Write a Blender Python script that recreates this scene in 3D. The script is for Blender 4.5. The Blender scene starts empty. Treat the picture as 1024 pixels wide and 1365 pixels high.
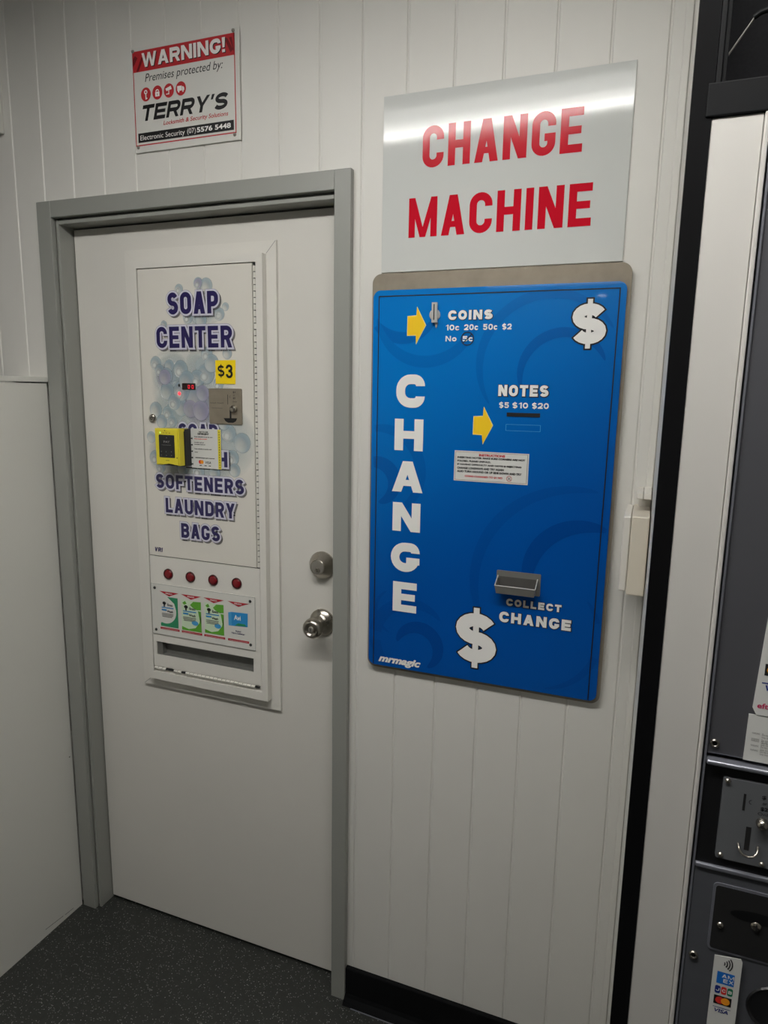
import bpy, bmesh, math, random
from mathutils import Vector, Matrix
random.seed(7)
C = bpy.context.scene.collection
SC = bpy.context.scene

# ------------------------------------------------------------------ camera
cam_d = bpy.data.cameras.new('camera'); cam = bpy.data.objects.new('camera', cam_d); C.objects.link(cam)
yaw, pit, rol = math.radians(21.11757), math.radians(10.07537), math.radians(0.98856)
fwd = Vector((-math.sin(yaw)*math.cos(pit), math.cos(yaw)*math.cos(pit), -math.sin(pit)))
rgt = fwd.cross(Vector((0, 0, 1))).normalized(); upv = rgt.cross(fwd)
r2 = math.cos(rol)*rgt + math.sin(rol)*upv; u2 = -math.sin(rol)*rgt + math.cos(rol)*upv
M = Matrix((r2, u2, -fwd)).transposed().to_4x4()
M.translation = Vector((1.06122, -1.44, 1.60366))
cam.matrix_world = M
cam_d.sensor_fit = 'VERTICAL'; cam_d.sensor_height = 36.0; cam_d.lens = 905.76*36.0/1365.0
cam_d.clip_start = 0.02
SC.camera = cam

# ------------------------------------------------------------------ world, exposure
w = bpy.data.worlds.new('world'); SC.world = w; w.use_nodes = True
bg = w.node_tree.nodes['Background']; bg.inputs[0].default_value = (0.9, 0.95, 1.0, 1); bg.inputs[1].default_value = 0.02
SC.view_settings.view_transform = 'Standard'; SC.view_settings.look = 'None'
SC.view_settings.gamma = 1.0; SC.view_settings.use_curve_mapping = False
SC.view_settings.exposure = 0.0
TUBE = 49.0          # strength of the fluorescent diffuser over the camera
FILL_LIGHT = 3.0       # strength of the fill light added behind the camera
DOWN = 14.0          # strength of the small downlights

# ------------------------------------------------------------------ materials
def srgb(r, g, b):
    f = lambda c: (c/255/12.92) if c/255 <= 0.04045 else ((c/255+0.055)/1.055)**2.4
    return (f(r), f(g), f(b), 1)
def mat(name, col, rough=0.5, metal=0.0, var=0.0, scale=8.0, bump=0.0, bscale=60.0, spec=0.5, coat=0.0, emit=0.0, stretch=None):
    m = bpy.data.materials.new(name); m.use_nodes = True
    nt = m.node_tree; b = nt.nodes['Principled BSDF']
    b.inputs['Base Color'].default_value = col
    b.inputs['Roughness'].default_value = rough; b.inputs['Metallic'].default_value = metal
    b.inputs['Specular IOR Level'].default_value = spec
    b.inputs['Coat Weight'].default_value = coat
    if emit:
        b.inputs['Emission Color'].default_value = col; b.inputs['Emission Strength'].default_value = emit
    tc = nt.nodes.new('ShaderNodeTexCoord'); src = tc.outputs['Object']
    if stretch:
        mp = nt.nodes.new('ShaderNodeMapping'); mp.inputs['Scale'].default_value = stretch
        nt.links.new(src, mp.inputs['Vector']); src = mp.outputs['Vector']
    if var:
        n = nt.nodes.new('ShaderNodeTexNoise'); n.inputs['Scale'].default_value = scale; n.inputs['Detail'].default_value = 4
        nt.links.new(src, n.inputs['Vector'])
        mx = nt.nodes.new('ShaderNodeMix'); mx.data_type = 'RGBA'
        mx.inputs[6].default_value = tuple(c*(1-var) for c in col[:3])+(1,)
        mx.inputs[7].default_value = tuple(min(1, c*(1+var*0.6)) for c in col[:3])+(1,)
        nt.links.new(n.outputs['Fac'], mx.inputs[0]); nt.links.new(mx.outputs[2], b.inputs['Base Color'])
        mr = nt.nodes.new('ShaderNodeMapRange'); mr.inputs[3].default_value = rough*0.85; mr.inputs[4].default_value = min(1, rough*1.15)
        nt.links.new(n.outputs['Fac'], mr.inputs[0]); nt.links.new(mr.outputs[0], b.inputs['Roughness'])
    if bump:
        n2 = nt.nodes.new('ShaderNodeTexNoise'); n2.inputs['Scale'].default_value = bscale; n2.inputs['Detail'].default_value = 3
        nt.links.new(src, n2.inputs['Vector'])
        bp = nt.nodes.new('ShaderNodeBump'); bp.inputs['Strength'].default_value = bump; bp.inputs['Distance'].default_value = 0.002
        nt.links.new(n2.outputs['Fac'], bp.inputs['Height']); nt.links.new(bp.outputs['Normal'], b.inputs['Normal'])
    return m
WALLC = srgb(219, 217, 211)
m_wall = mat('painted_boards', WALLC, 0.42, var=0.03, scale=5, bump=0.06, bscale=40, stretch=(3, 3, 0.6))
m_part = mat('laminate_partition', srgb(214, 213, 206), 0.45, var=0.03, scale=4)
m_ceil = mat('ceiling_paint', srgb(160, 160, 157), 0.8, var=0.02)
m_cpan = mat('ceiling_panel_white', srgb(225, 225, 222), 0.7, var=0.01)
m_frame = mat('grey_gloss_paint', srgb(148, 149, 143), 0.42, spec=0.6, var=0.04, scale=6, bump=0.05, bscale=50, stretch=(3, 3, .5))
m_leaf = mat('white_door_paint', srgb(217, 214, 207), 0.4, var=0.03, scale=6, bump=0.05, bscale=45)
m_soap = mat('white_powder_coat', srgb(222, 219, 212), 0.33, var=0.02)
m_soapd = mat('white_panel_print', srgb(221, 217, 208), 0.3, var=0.02)
m_dark = mat('dark_gap', srgb(16, 16, 17), 0.8, var=0.1)
m_black = mat('black_plastic', srgb(24, 24, 26), 0.35, var=0.05)
m_blackal = mat('black_aluminium', srgb(15, 16, 18), 0.6, spec=0.18, var=0.1, scale=30)
m_stripblk = mat('black_satin_stile', srgb(8, 8, 10), 0.7, var=0.05, spec=0.12)
m_skirt = mat('black_skirting_vinyl', srgb(10, 11, 13), 0.8, var=0.05, spec=0.15)
m_steel = mat('brushed_steel_plate', srgb(150, 140, 124), 0.42, 0.4, var=0.26, scale=45, bump=0.05, bscale=120, stretch=(1, 1, 1))
m_nickel = mat('satin_nickel', srgb(176, 170, 160), 0.28, 1.0, var=0.06, scale=20)
m_dnickel = mat('cylinder_face', srgb(150, 146, 138), 0.4, 0.5, var=0.06, scale=60)
m_cup = mat('cast_zinc', srgb(132, 130, 126), 0.42, 0.3, var=0.1, scale=30)
m_recess = mat('shaded_zinc_recess', srgb(92, 90, 88), 0.5, 0.2, var=0.2, scale=40)
m_cuprim = mat('worn_bright_rim', srgb(212, 210, 205), 0.3, 0.35, var=0.04)
m_blue = mat('blue_sign_vinyl', srgb(8, 106, 190), 0.22, coat=0.6)
def print_gradient(m, c0, c1, ax=(0.55, -0.9)):
    nt = m.node_tree; tc = nt.nodes.new('ShaderNodeTexCoord'); dt = nt.nodes.new('ShaderNodeVectorMath'); dt.operation = 'DOT_PRODUCT'
    dt.inputs[1].default_value = (ax[0], 0, ax[1]); nt.links.new(tc.outputs['Object'], dt.inputs[0])
    mr = nt.nodes.new('ShaderNodeMapRange'); mr.interpolation_type = 'SMOOTHSTEP'; mr.inputs[1].default_value = -0.85; mr.inputs[2].default_value = -0.20; nt.links.new(dt.outputs['Value'], mr.inputs[0])
    mx = nt.nodes.new('ShaderNodeMix'); mx.data_type = 'RGBA'; mx.inputs[6].default_value = c0; mx.inputs[7].default_value = c1
    nt.links.new(mr.outputs[0], mx.inputs[0]); nt.links.new(mx.outputs[2], nt.nodes['Principled BSDF'].inputs['Base Color'])
print_gradient(m_blue, srgb(4, 122, 204), srgb(0, 80, 164))
m_swirl = mat('blue_swirl_print', srgb(6, 92, 172), 0.22, coat=0.6); print_gradient(m_swirl, srgb(4, 112, 193), srgb(0, 74, 155))
m_swirl2 = mat('deep_blue_swirl_print', srgb(10, 82, 162), 0.22, coat=0.6); print_gradient(m_swirl2, srgb(6, 105, 186), srgb(0, 69, 148))
m_sign = mat('gloss_white_sign', srgb(206, 208, 205), 0.07, var=0.01, spec=0.25)
m_red = mat('red_vinyl', srgb(200, 24, 44), 0.12, var=0.02, spec=0.2)
m_board = mat('white_plastic_board', srgb(216, 215, 209), 0.35, var=0.015)
m_wred = mat('printed_red', srgb(190, 44, 50), 0.35, var=0.02)
m_dred = mat('printed_dark_red', srgb(120, 24, 30), 0.35, var=0.02)
m_ink = mat('printed_black', srgb(22, 22, 24), 0.4, var=0.02)
m_grayink = mat('printed_grey', srgb(120, 118, 116), 0.4, var=0.02)
m_white = mat('printed_white', srgb(240, 238, 234), 0.35, var=0.01)
m_navy = mat('printed_navy', srgb(44, 37, 88), 0.32, var=0.02)
m_lav = mat('printed_lavender', srgb(210, 209, 221), 0.32, var=0.01)
m_lavline = mat('printed_outline_grey', srgb(140, 135, 150), 0.32, var=0.02)
m_yellow = mat('yellow_plastic', srgb(226, 210, 50), 0.35, var=0.03)
m_ysign = mat('yellow_sticker', srgb(250, 216, 20), 0.4, var=0.02)
m_arrow = mat('printed_yellow', srgb(250, 206, 40), 0.3, var=0.02)
m_screen = mat('dark_screen', srgb(26, 27, 30), 0.12, var=0.02)
m_led = mat('led_window', srgb(38, 8, 12), 0.15, var=0.02)
m_ledred = mat('red_led_digits', srgb(255, 40, 60), 0.4, emit=0.8)
m_ledlamp = mat('red_led_lamp', srgb(255, 60, 70), 0.4, emit=1.6)
m_ledgreen = mat('green_led', srgb(190, 255, 150), 0.4, emit=1.0)
m_btn = mat('red_button', srgb(126, 22, 30), 0.25, var=0.04)
m_btnring = mat('dark_button_ring', srgb(70, 24, 26), 0.4, var=0.05)
m_green = mat('printed_teal_green', srgb(40, 140, 96), 0.3, var=0.02)
m_lgreen = mat('printed_leaf_green', srgb(96, 170, 50), 0.3, var=0.05)
m_ltgreen = mat('printed_pale_green', srgb(206, 226, 196), 0.3, var=0.02)
m_sky = mat('printed_sky_blue', srgb(70, 160, 215), 0.3, var=0.02)
m_cyan = mat('printed_cyan', srgb(40, 140, 205), 0.3, var=0.02)
m_lcd = mat('slot_metal', srgb(120, 120, 116), 0.5, 0.3, var=0.2, scale=25)
m_hinge = mat('hinge_white', srgb(224, 221, 212), 0.4, var=0.05)
m_scuff = mat('scuff_grey', srgb(60, 58, 54), 0.6, var=0.2)  # dark grey of the scuffs and small hole on the partition
m_cream = mat('aged_cream_plastic', srgb(212, 204, 188), 0.45, var=0.03, scale=20)
m_cbox = mat('white_pvc', srgb(218, 214, 206), 0.4, var=0.02)
m_pillar = mat('white_filler_panel', srgb(205, 202, 197), 0.42, var=0.04, scale=9)
m_dsteel = mat('dark_stainless', srgb(104, 106, 112), 0.34, 0.45, var=0.06, scale=8, stretch=(1, 1, 14))
m_dpanel = mat('tinted_dryer_panel', srgb(118, 118, 124), 0.34, 0.6, var=0.05, scale=4)
m_rail = mat('bright_steel_edge', srgb(150, 152, 162), 0.32, 0.6, var=0.04)
m_dplate = mat('coin_plate_steel', srgb(122, 124, 128), 0.36, 0.35, var=0.08, scale=12)
m_mesh = mat('dark_mesh_cloth', srgb(36, 36, 38), 0.9, var=0.5, scale=260, spec=0.1)
m_rod = mat('pale_rod', srgb(190, 186, 178), 0.35, 0.2, var=0.03)
m_lblue = mat('printed_card_blue', srgb(24, 110, 200), 0.35, var=0.02)
m_lorange = mat('printed_card_orange', srgb(246, 158, 40), 0.35, var=0.02)
m_lred = mat('printed_card_red', srgb(226, 52, 46), 0.35, var=0.02)
m_lnavy = mat('printed_card_navy', srgb(28, 48, 130), 0.35, var=0.02)
m_lgrn = mat('printed_card_green', srgb(20, 120, 84), 0.35, var=0.02)
m_purple = mat('printed_magenta', srgb(196, 60, 100), 0.35, var=0.02)
m_paper = mat('white_paper', srgb(214, 214, 210), 0.55, var=0.02)
m_tube = mat('fluorescent_tube', (1.0, 0.985, 0.945, 1), 0.4, emit=TUBE)
m_tubeb = mat('fluorescent_diffuser', (1.0, 0.985, 0.945, 1), 0.4, emit=TUBE*0.42)
m_tubec = mat('fluorescent_side_diffuser', (1.0, 0.985, 0.945, 1), 0.4, emit=TUBE*0.18)
m_fill = mat('fill_light_diffuser', (1.0, 0.97, 0.92, 1), 0.4, emit=FILL_LIGHT)
m_down = mat('downlight_lens', (1.0, 0.97, 0.93, 1), 0.4, emit=DOWN)
m_batten = mat('white_batten', srgb(232, 232, 230), 0.35, var=0.01)
m_shop = mat('room_paint', srgb(150, 149, 146), 0.6, var=0.03)

def floor_mat():
    m = bpy.data.materials.new('flecked_vinyl'); m.use_nodes = True
    nt = m.node_tree; b = nt.nodes['Principled BSDF']; b.inputs['Roughness'].default_value = 0.5
    tc = nt.nodes.new('ShaderNodeTexCoord')
    v = nt.nodes.new('ShaderNodeTexVoronoi'); v.inputs['Scale'].default_value = 250
    nt.links.new(tc.outputs['Object'], v.inputs['Vector'])
    sep = nt.nodes.new('ShaderNodeSeparateColor'); nt.links.new(v.outputs['Color'], sep.inputs[0])
    gt = nt.nodes.new('ShaderNodeMath'); gt.operation = 'GREATER_THAN'; gt.inputs[1].default_value = 0.66
    nt.links.new(sep.outputs[0], gt.inputs[0])
    lt = nt.nodes.new('ShaderNodeMath'); lt.operation = 'LESS_THAN'; lt.inputs[1].default_value = 0.30
    nt.links.new(v.outputs['Distance'], lt.inputs[0])
    mu = nt.nodes.new('ShaderNodeMath'); mu.operation = 'MULTIPLY'; nt.links.new(gt.outputs[0], mu.inputs[0]); nt.links.new(lt.outputs[0], mu.inputs[1])
    m2 = nt.nodes.new('ShaderNodeMath'); m2.operation = 'MULTIPLY'; nt.links.new(mu.outputs[0], m2.inputs[0]); nt.links.new(sep.outputs[1], m2.inputs[1])
    n = nt.nodes.new('ShaderNodeTexNoise'); n.inputs['Scale'].default_value = 60; n.inputs['Detail'].default_value = 5
    nt.links.new(tc.outputs['Object'], n.inputs['Vector'])
    cr = nt.nodes.new('ShaderNodeMix'); cr.data_type = 'RGBA'
    cr.inputs[6].default_value = srgb(31, 33, 31); cr.inputs[7].default_value = srgb(48, 50, 47)
    nt.links.new(n.outputs['Fac'], cr.inputs[0])
    mx = nt.nodes.new('ShaderNodeMix'); mx.data_type = 'RGBA'; mx.inputs[7].default_value = srgb(172, 173, 168)
    nt.links.new(m2.outputs[0], mx.inputs[0]); nt.links.new(cr.outputs[2], mx.inputs[6])
    nt.links.new(mx.outputs[2], b.inputs['Base Color'])
    return m
m_floor = floor_mat()

def bubble_mat(name, inner, rim, alpha_in, alpha_rim):
    m = bpy.data.materials.new(name); m.use_nodes = True
    nt = m.node_tree; b = nt.nodes['Principled BSDF']; b.inputs['Roughness'].default_value = 0.32
    uv = nt.nodes.new('ShaderNodeUVMap')
    ln = nt.nodes.new('ShaderNodeVectorMath'); ln.operation = 'LENGTH'; nt.links.new(uv.outputs[0], ln.inputs[0])
    cr = nt.nodes.new('ShaderNodeValToRGB'); e = cr.color_ramp.elements
    e[0].position = 0.25; e[0].color = inner; e[1].position = 0.9; e[1].color = rim
    ar = nt.nodes.new('ShaderNodeValToRGB'); e = ar.color_ramp.elements
    e[0].position = 0.3; e[0].color = (alpha_in,)*3+(1,); e[1].position = 0.86; e[1].color = (alpha_rim,)*3+(1,)
    k = e.new(1.0); k.color = (0, 0, 0, 1)
    of = nt.nodes.new('ShaderNodeVectorMath'); of.operation = 'ADD'; of.inputs[1].default_value = (0.3, 0.32, 0); nt.links.new(uv.outputs[0], of.inputs[0])
    l2 = nt.nodes.new('ShaderNodeVectorMath'); l2.operation = 'LENGTH'; nt.links.new(of.outputs[0], l2.inputs[0])
    nt.links.new(l2.outputs['Value'], cr.inputs[0]); nt.links.new(ln.outputs['Value'], ar.inputs[0])
    nt.links.new(cr.outputs[0], b.inputs['Base Color']); nt.links.new(ar.outputs[0], b.inputs['Alpha'])
    return m
m_bub = bubble_mat('printed_bubble', srgb(230, 232, 228), srgb(166, 186, 196), 0.45, 0.62)
m_bubv = bubble_mat('printed_violet_bubble', srgb(214, 212, 220), srgb(172, 168, 194), 0.40, 0.6)
m_glint = bubble_mat('printed_bubble_glint', srgb(236, 238, 234), srgb(226, 230, 228), 0.6, 0.25)
def haze_mat(name, col, a):
    m = bubble_mat(name, col, col, a, a*0.35); return m
m_haze = haze_mat('printed_blue_wash', srgb(178, 197, 204), 0.42)
m_hazev = haze_mat('printed_violet_wash', srgb(168, 162, 194), 0.55)
def soft_mat(name, col, a):
    m = mat(name, col, 0.4, var=0.02); m.node_tree.nodes['Principled BSDF'].inputs['Alpha'].default_value = a; return m
m_dshadow = soft_mat('printed_drop_tone', srgb(88, 86, 92), 0.6)

# ------------------------------------------------------------------ helpers
def link(name, bm, m, parent=None, origin=None, smooth=False):
    """one mesh object; vertices are given in world space, origin is where its own origin goes"""
    base = Vector((0, 0, 0))
    if parent is not None:
        base = parent_origin[parent.name]
    o0 = Vector(origin) if origin is not None else base
    me = bpy.data.meshes.new(name)
    bmesh.ops.recalc_face_normals(bm, faces=[f for f in bm.faces if f.calc_area() > 0])
    for v in bm.verts: v.co -= o0
    bm.to_mesh(me); bm.free()
    if smooth:
        for p in me.polygons: p.use_smooth = True
    me.materials.append(m)
    o = bpy.data.objects.new(name, me); C.objects.link(o)
    if parent is not None:
        o.parent = parent; o.location = o0 - base
    else:
        o.location = o0
    parent_origin[o.name] = o0
    return o
parent_origin = {}
def tag(o, label, cat, group=None):
    o['label'] = label; o['category'] = cat
    if group: o['group'] = group
    return o
def thing(name, loc, label=None, cat=None, group=None):
    o = bpy.data.objects.new(name, None); C.objects.link(o); o.location = loc; o.empty_display_size = 0.05
    parent_origin[o.name] = Vector(loc)
    if label: tag(o, label, cat, group)
    return o
def struct(o): o['kind'] = 'structure'; return o

def box(bm, x0, x1, y0, y1, z0, z1, bev=0.0, seg=2):
    r = bmesh.ops.create_cube(bm, size=1.0)
    vs = r['verts']
    for v in vs:
        v.co = Vector(((x0+x1)/2+v.co.x*(x1-x0), (y0+y1)/2+v.co.y*(y1-y0), (z0+z1)/2+v.co.z*(z1-z0)))
    if bev:
        es = list({e for v in vs for e in v.link_edges})
        bmesh.ops.bevel(bm, geom=es, offset=bev, segments=seg, profile=0.5, affect='EDGES')
def nb(): return bmesh.new()
def bx(*a, **k):
    bm = nb(); box(bm, *a, **k); return bm
def poly(bm, pts, y):
    """flat polygon in an XZ plane at y, facing -y"""
    vs = [bm.verts.new((p[0], y, p[1])) for p in pts]
    f = bm.faces.new(vs); f.normal_update()
    if f.normal.y > 0: f.normal_flip()
    return f
def prism(bm, pts, y0, y1):
    """outline extruded from y0 (front) to y1"""
    a = [bm.verts.new((p[0], y0, p[1])) for p in pts]; b = [bm.verts.new((p[0], y1, p[1])) for p in pts]
    bm.faces.new(a); bm.faces.new(list(reversed(b))); n = len(pts)
    for i in range(n): bm.faces.new((a[i], a[(i+1) % n], b[(i+1) % n], b[i]))
def rrect(x0, x1, z0, z1, r, n=6):
    pts = []
    for cx, cz, a0 in ((x1-r, z1-r, 0), (x0+r, z1-r, 90), (x0+r, z0+r, 180), (x1-r, z0+r, 270)):
        for i in range(n+1):
            a = math.radians(a0+90*i/n); pts.append((cx+r*math.cos(a), cz+r*math.sin(a)))
    return pts
def circ(cx, cz, r, n=24, rz=None):
    rz = rz or r
    return [(cx+r*math.cos(2*math.pi*i/n), cz+rz*math.sin(2*math.pi*i/n)) for i in range(n)]
def lathe_y(bm, cx, cz, prof, n=32, y0=0.0):
    """profile [(radius, y)], revolved about the y axis through (cx, cz)"""
    rings = []
    for r, y in prof:
        if r < 1e-6: rings.append([bm.verts.new((cx, y0+y, cz))])
        else: rings.append([bm.verts.new((cx+r*math.cos(2*math.pi*i/n), y0+y, cz+r*math.sin(2*math.pi*i/n))) for i in range(n)])
    for a, b in zip(rings, rings[1:]):
        for i in range(n):
            j = (i+1) % n
            if len(a) == 1: bm.faces.new((a[0], b[j], b[i]))
            elif len(b) == 1: bm.faces.new((a[i], a[j], b[0]))
            else: bm.faces.new((a[i], a[j], b[j], b[i]))
def tube(bm, pts, r, n=10):
    pts = [Vector(p) for p in pts]; rings = []
    for i, p in enumerate(pts):
        t = (pts[min(i+1, len(pts)-1)]-pts[max(i-1, 0)]).normalized()
        a = t.orthogonal().normalized() if i == 0 else (a - t*a.dot(t)).normalized()
        b = t.cross(a)
        rings.append([bm.verts.new(p+r*(math.cos(2*math.pi*k/n)*a+math.sin(2*math.pi*k/n)*b)) for k in range(n)])
    for q, s in zip(rings, rings[1:]):
        for k in range(n): bm.faces.new((q[k], q[(k+1) % n], s[(k+1) % n], s[k]))
    bm.faces.new(rings[0][::-1]); bm.faces.new(rings[-1])

# ------------------------------------------------------------------ stroke lettering
def smooth_path(pts, R, closed=False):
    out = []; n = len(pts)
    for i in range(n):
        p = Vector(pts[i][:2]); r = pts[i][2] if len(pts[i]) > 2 else R
        if not closed and i in (0, n-1): out.append(p); continue
        a = Vector(pts[(i-1) % n][:2]); b = Vector(pts[(i+1) % n][:2])
        da, db = (a-p), (b-p); la, lb = da.length, db.length
        endl = (not closed and i == 1); endr = (not closed and i == n-2)
        r = min(r, la*(0.98 if endl else 0.5), lb*(0.98 if endr else 0.5))
        if r < 1e-6 or la < 1e-9 or lb < 1e-9: out.append(p); continue
        s, e = p+da.normalized()*r, p+db.normalized()*r
        c1, c2 = s+(p-s)*0.5523, e+(p-e)*0.5523
        for k in range(8):
            t = k/7; out.append(s*(1-t)**3+3*c1*t*(1-t)**2+3*c2*t*t*(1-t)+e*t**3)
    res = []
    for p in out:
        if not res or (p-res[-1]).length > 1e-7: res.append(p)
    if closed and (res[0]-res[-1]).length < 1e-7: res.pop()
    return res
def glyph(ch, w, h, t, R=None, tb=None):
    a = t/2; tb = tb or t
    R = R if R is not None else min(w, h)/2-a
    R2 = R
    hb = h/2
    def rect(x0, y0, x1, y1): return ('r', x0, y0, x1, y1)
    def spine():
        rx, ry = w/2-a, (h-t)/4; pts = []
        for k in range(15):
            q = math.radians(22+248*k/14); pts.append((w/2+rx*.97*math.cos(q), h-a-ry+ry*math.sin(q), 0))
        for k in range(1, 15):
            q = math.radians(90-248*k/14); pts.append((w/2+rx*math.cos(q), a+ry+ry*math.sin(q), 0))
        return ('p', pts, 0, False)
    G = []
    if ch == 'C': G = [('p', [(w-a, h*.655), (w-a, h-a), (a, h-a), (a, a), (w-a, a), (w-a, h*.345)], R, False)]
    elif ch in 'O0': G = [('p', [(a, h-a), (w-a, h-a), (w-a, a), (a, a)], R, True)]
    elif ch == 'G': G = [('p', [(w-a, h*.66), (w-a, h-a), (a, h-a), (a, a), (w-a, a), (w-a, h*.5)], R, False), rect(w*.54, h*.5-tb*.92, w, h*.5)]
    elif ch == 'S': G = [spine()]
    elif ch == '$': G = [spine(), rect(w/2-t*.22, -h*.11, w/2+t*.22, h*1.11)]
    elif ch == 'D': G = [('p', [(a, a, 0), (a, h-a, 0), (w-a, h-a), (w-a, a)], R, True)]
    elif ch == 'P': G = [rect(0, 0, t, h), ('p', [(a, h-a, 0), (w-a, h-a), (w-a, h*.42), (a, h*.42)], R, False)]
    elif ch == 'R': G = [rect(0, 0, t, h), ('p', [(a, h-a, 0), (w-a, h-a), (w-a, h*.46), (a, h*.46)], R, False), ('d', w*.56, h*.46, w-t*.56, 0, t*1.06)]
    elif ch == 'B': G = [rect(0, 0, t, h), ('p', [(a, h-a, 0), (w-a*1.2, h-a), (w-a*1.2, h*.52), (a, h*.52)], R, False), ('p', [(a, h*.52, 0), (w-a, h*.52), (w-a, a), (a, a)], R, False)]
    elif ch == 'E': G = [rect(0, 0, t, h), rect(0, h-tb, w, h), rect(0, hb-tb*.46, w*.93, hb+tb*.46), rect(0, 0, w, tb)]
    elif ch == 'F': G = [rect(0, 0, t, h), rect(0, h-tb, w, h), rect(0, hb-tb*.5, w*.9, hb+tb*.42)]
    elif ch == 'L': G = [rect(0, 0, t, h), rect(0, 0, w, tb)]
    elif ch == 'H': G = [rect(0, 0, t, h), rect(w-t, 0, w, h), rect(0, hb-tb*.5, w, hb+tb*.5)]
    elif ch == 'I': G = [rect(0, 0, t, h)]
    elif ch == 'T': G = [rect(w/2-a, 0, w/2+a, h), rect(0, h-tb, w, h)]
    elif ch == 'N': G = [rect(0, 0, t, h), rect(w-t, 0, w, h), ('d', a*1.05, h, w-a*1.05, 0, t*1.1)]
    elif ch == 'M': G = [rect(0, 0, t*.92, h), rect(w-t*.92, 0, w, h), ('d', t*.5, h, w/2, 0, t*.8), ('d', w-t*.5, h, w/2, 0, t*.8)]
    elif ch == 'A': G = [('d', t*.54, 0, w/2-t*.02, h, t*1.08), ('d', w-t*.54, 0, w/2+t*.02, h, t*1.08), rect(w*.25, h*.2, w*.75, h*.2+tb*.8)]
    elif ch == 'V': G = [('d', t*.54, h, w/2, 0, t*1.06), ('d', w-t*.54, h, w/2, 0, t*1.06)]
    elif ch == 'W': G = [('d', t*.5, h, w*.29, 0, t*.92), ('d', w*.5, h, w*.29, 0, t*.85), ('d', w*.5, h, w*.71, 0, t*.85), ('d', w-t*.5, h, w*.71, 0, t*.92)]
    elif ch == 'Y': G = [('d', t*.54, h, w/2, h*.4, t*1.06), ('d', w-t*.54, h, w/2, h*.4, t*1.06), rect(w/2-a, 0, w/2+a, h*.44)]
    elif ch == 'X': G = [('d', t*.54, h, w-t*.54, 0, t*1.06), ('d', t*.54, 0, w-t*.54, h, t*1.06)]
    elif ch == 'K': G = [rect(0, 0, t, h), ('d', t*.9, h*.45, w-t*.54, h, t*1.06), ('d', t*.9, h*.55, w-t*.54, 0, t*1.1)]
    elif ch == 'U': G = [('p', [(a, h), (a, a), (w-a, a), (w-a, h)], R, False)]
    elif ch == 'J': G = [('p', [(w-a, h), (w-a, a), (a, a), (a, h*.35)], R, False)]
    elif ch == '1': G = [rect(w-t, 0, w, h), ('d', w*.12, h*.72, w-a, h*.98, t*.9)]
    elif ch == '2': G = [('p', [(a, h*.66), (a, h-a), (w-a, h-a), (w-a, h*.5), (a*1.2, tb*.6)], R, False), rect(0, 0, w, tb)]
    elif ch == '3': G = [('p', [(a, h*.7), (a, h-a), (w-a*1.2, h-a), (w-a*1.2, h*.53), (w*.38, h*.53)], R, False), ('p', [(w*.38, h*.53), (w-a, h*.53), (w-a, a), (a, a), (a, h*.3)], R, False)]
    elif ch == '4': G = [rect(w*.8-t, 0, w*.8, h), rect(0, h*.2, w, h*.2+tb*.9), ('d', a*1.1, h*.24, w*.8-t*.6, h, t*.95)]
    elif ch == '5': G = [rect(w*.06, h-tb, w*.93, h), rect(w*.06, h*.46, w*.06+t*.85, h), ('p', [(t*.5, h*.57), (w-a, h*.57), (w-a, a), (a, a), (a, h*.28)], R, False)]
    elif ch == '6': G = [('p', [(w-a, h*.7), (w-a, h-a), (a, h-a), (a, a), (w-a, a), (w-a, h*.57), (a, h*.57)], R, False)]
    elif ch == '7': G = [rect(0, h-tb, w, h), ('d', w*.36, 0, w-t*.55, h, t*1.05)]
    elif ch == '8': G = [('p', [(a, h-a), (w-a, h-a), (w-a, h*.52), (a, h*.52)], R, True), ('p', [(a, h*.52), (w-a, h*.52), (w-a, a), (a, a)], R, True)]
    elif ch == '!': G = [('poly', [(0, h), (t*1.1, h), (t*.9, h*.32), (t*.2, h*.32)]), rect(t*.05, 0, t*1.05, h*.2)]
    elif ch == "'": G = [('poly', [(t*.15, h), (t*1.05, h), (t*.75, h*.68), (t*.05, h*.68)])]
    elif ch == 'c': h2 = h*.74; a2 = a*.92; G = [('p', [(w-a2, h2*.68), (w-a2, h2-a2), (a2, h2-a2), (a2, a2), (w-a2, a2), (w-a2, h2*.32)], R, False)]
    elif ch == 'o': h2 = h*.74; G = [('p', [(a, h2-a), (w-a, h2-a), (w-a, a), (a, a)], R, True)]
    return G
NAT = {'I': None, 'M': 1.32, 'W': 1.5, 'E': .92, 'F': .88, 'L': .86, 'T': .95, '1': .62, "'": .3, '!': .34, ' ': .5, 'A': 1.06, 'N': 1.04, 'H': 1.02, 'O': 1.04, 'c': .8, 'o': .86, 'Y': 1.02}
def glyph_width(ch, u, t):
    if ch == 'I': return t
    if ch in "'!": return t*1.1
    return NAT.get(ch, 1.0)*u
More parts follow.
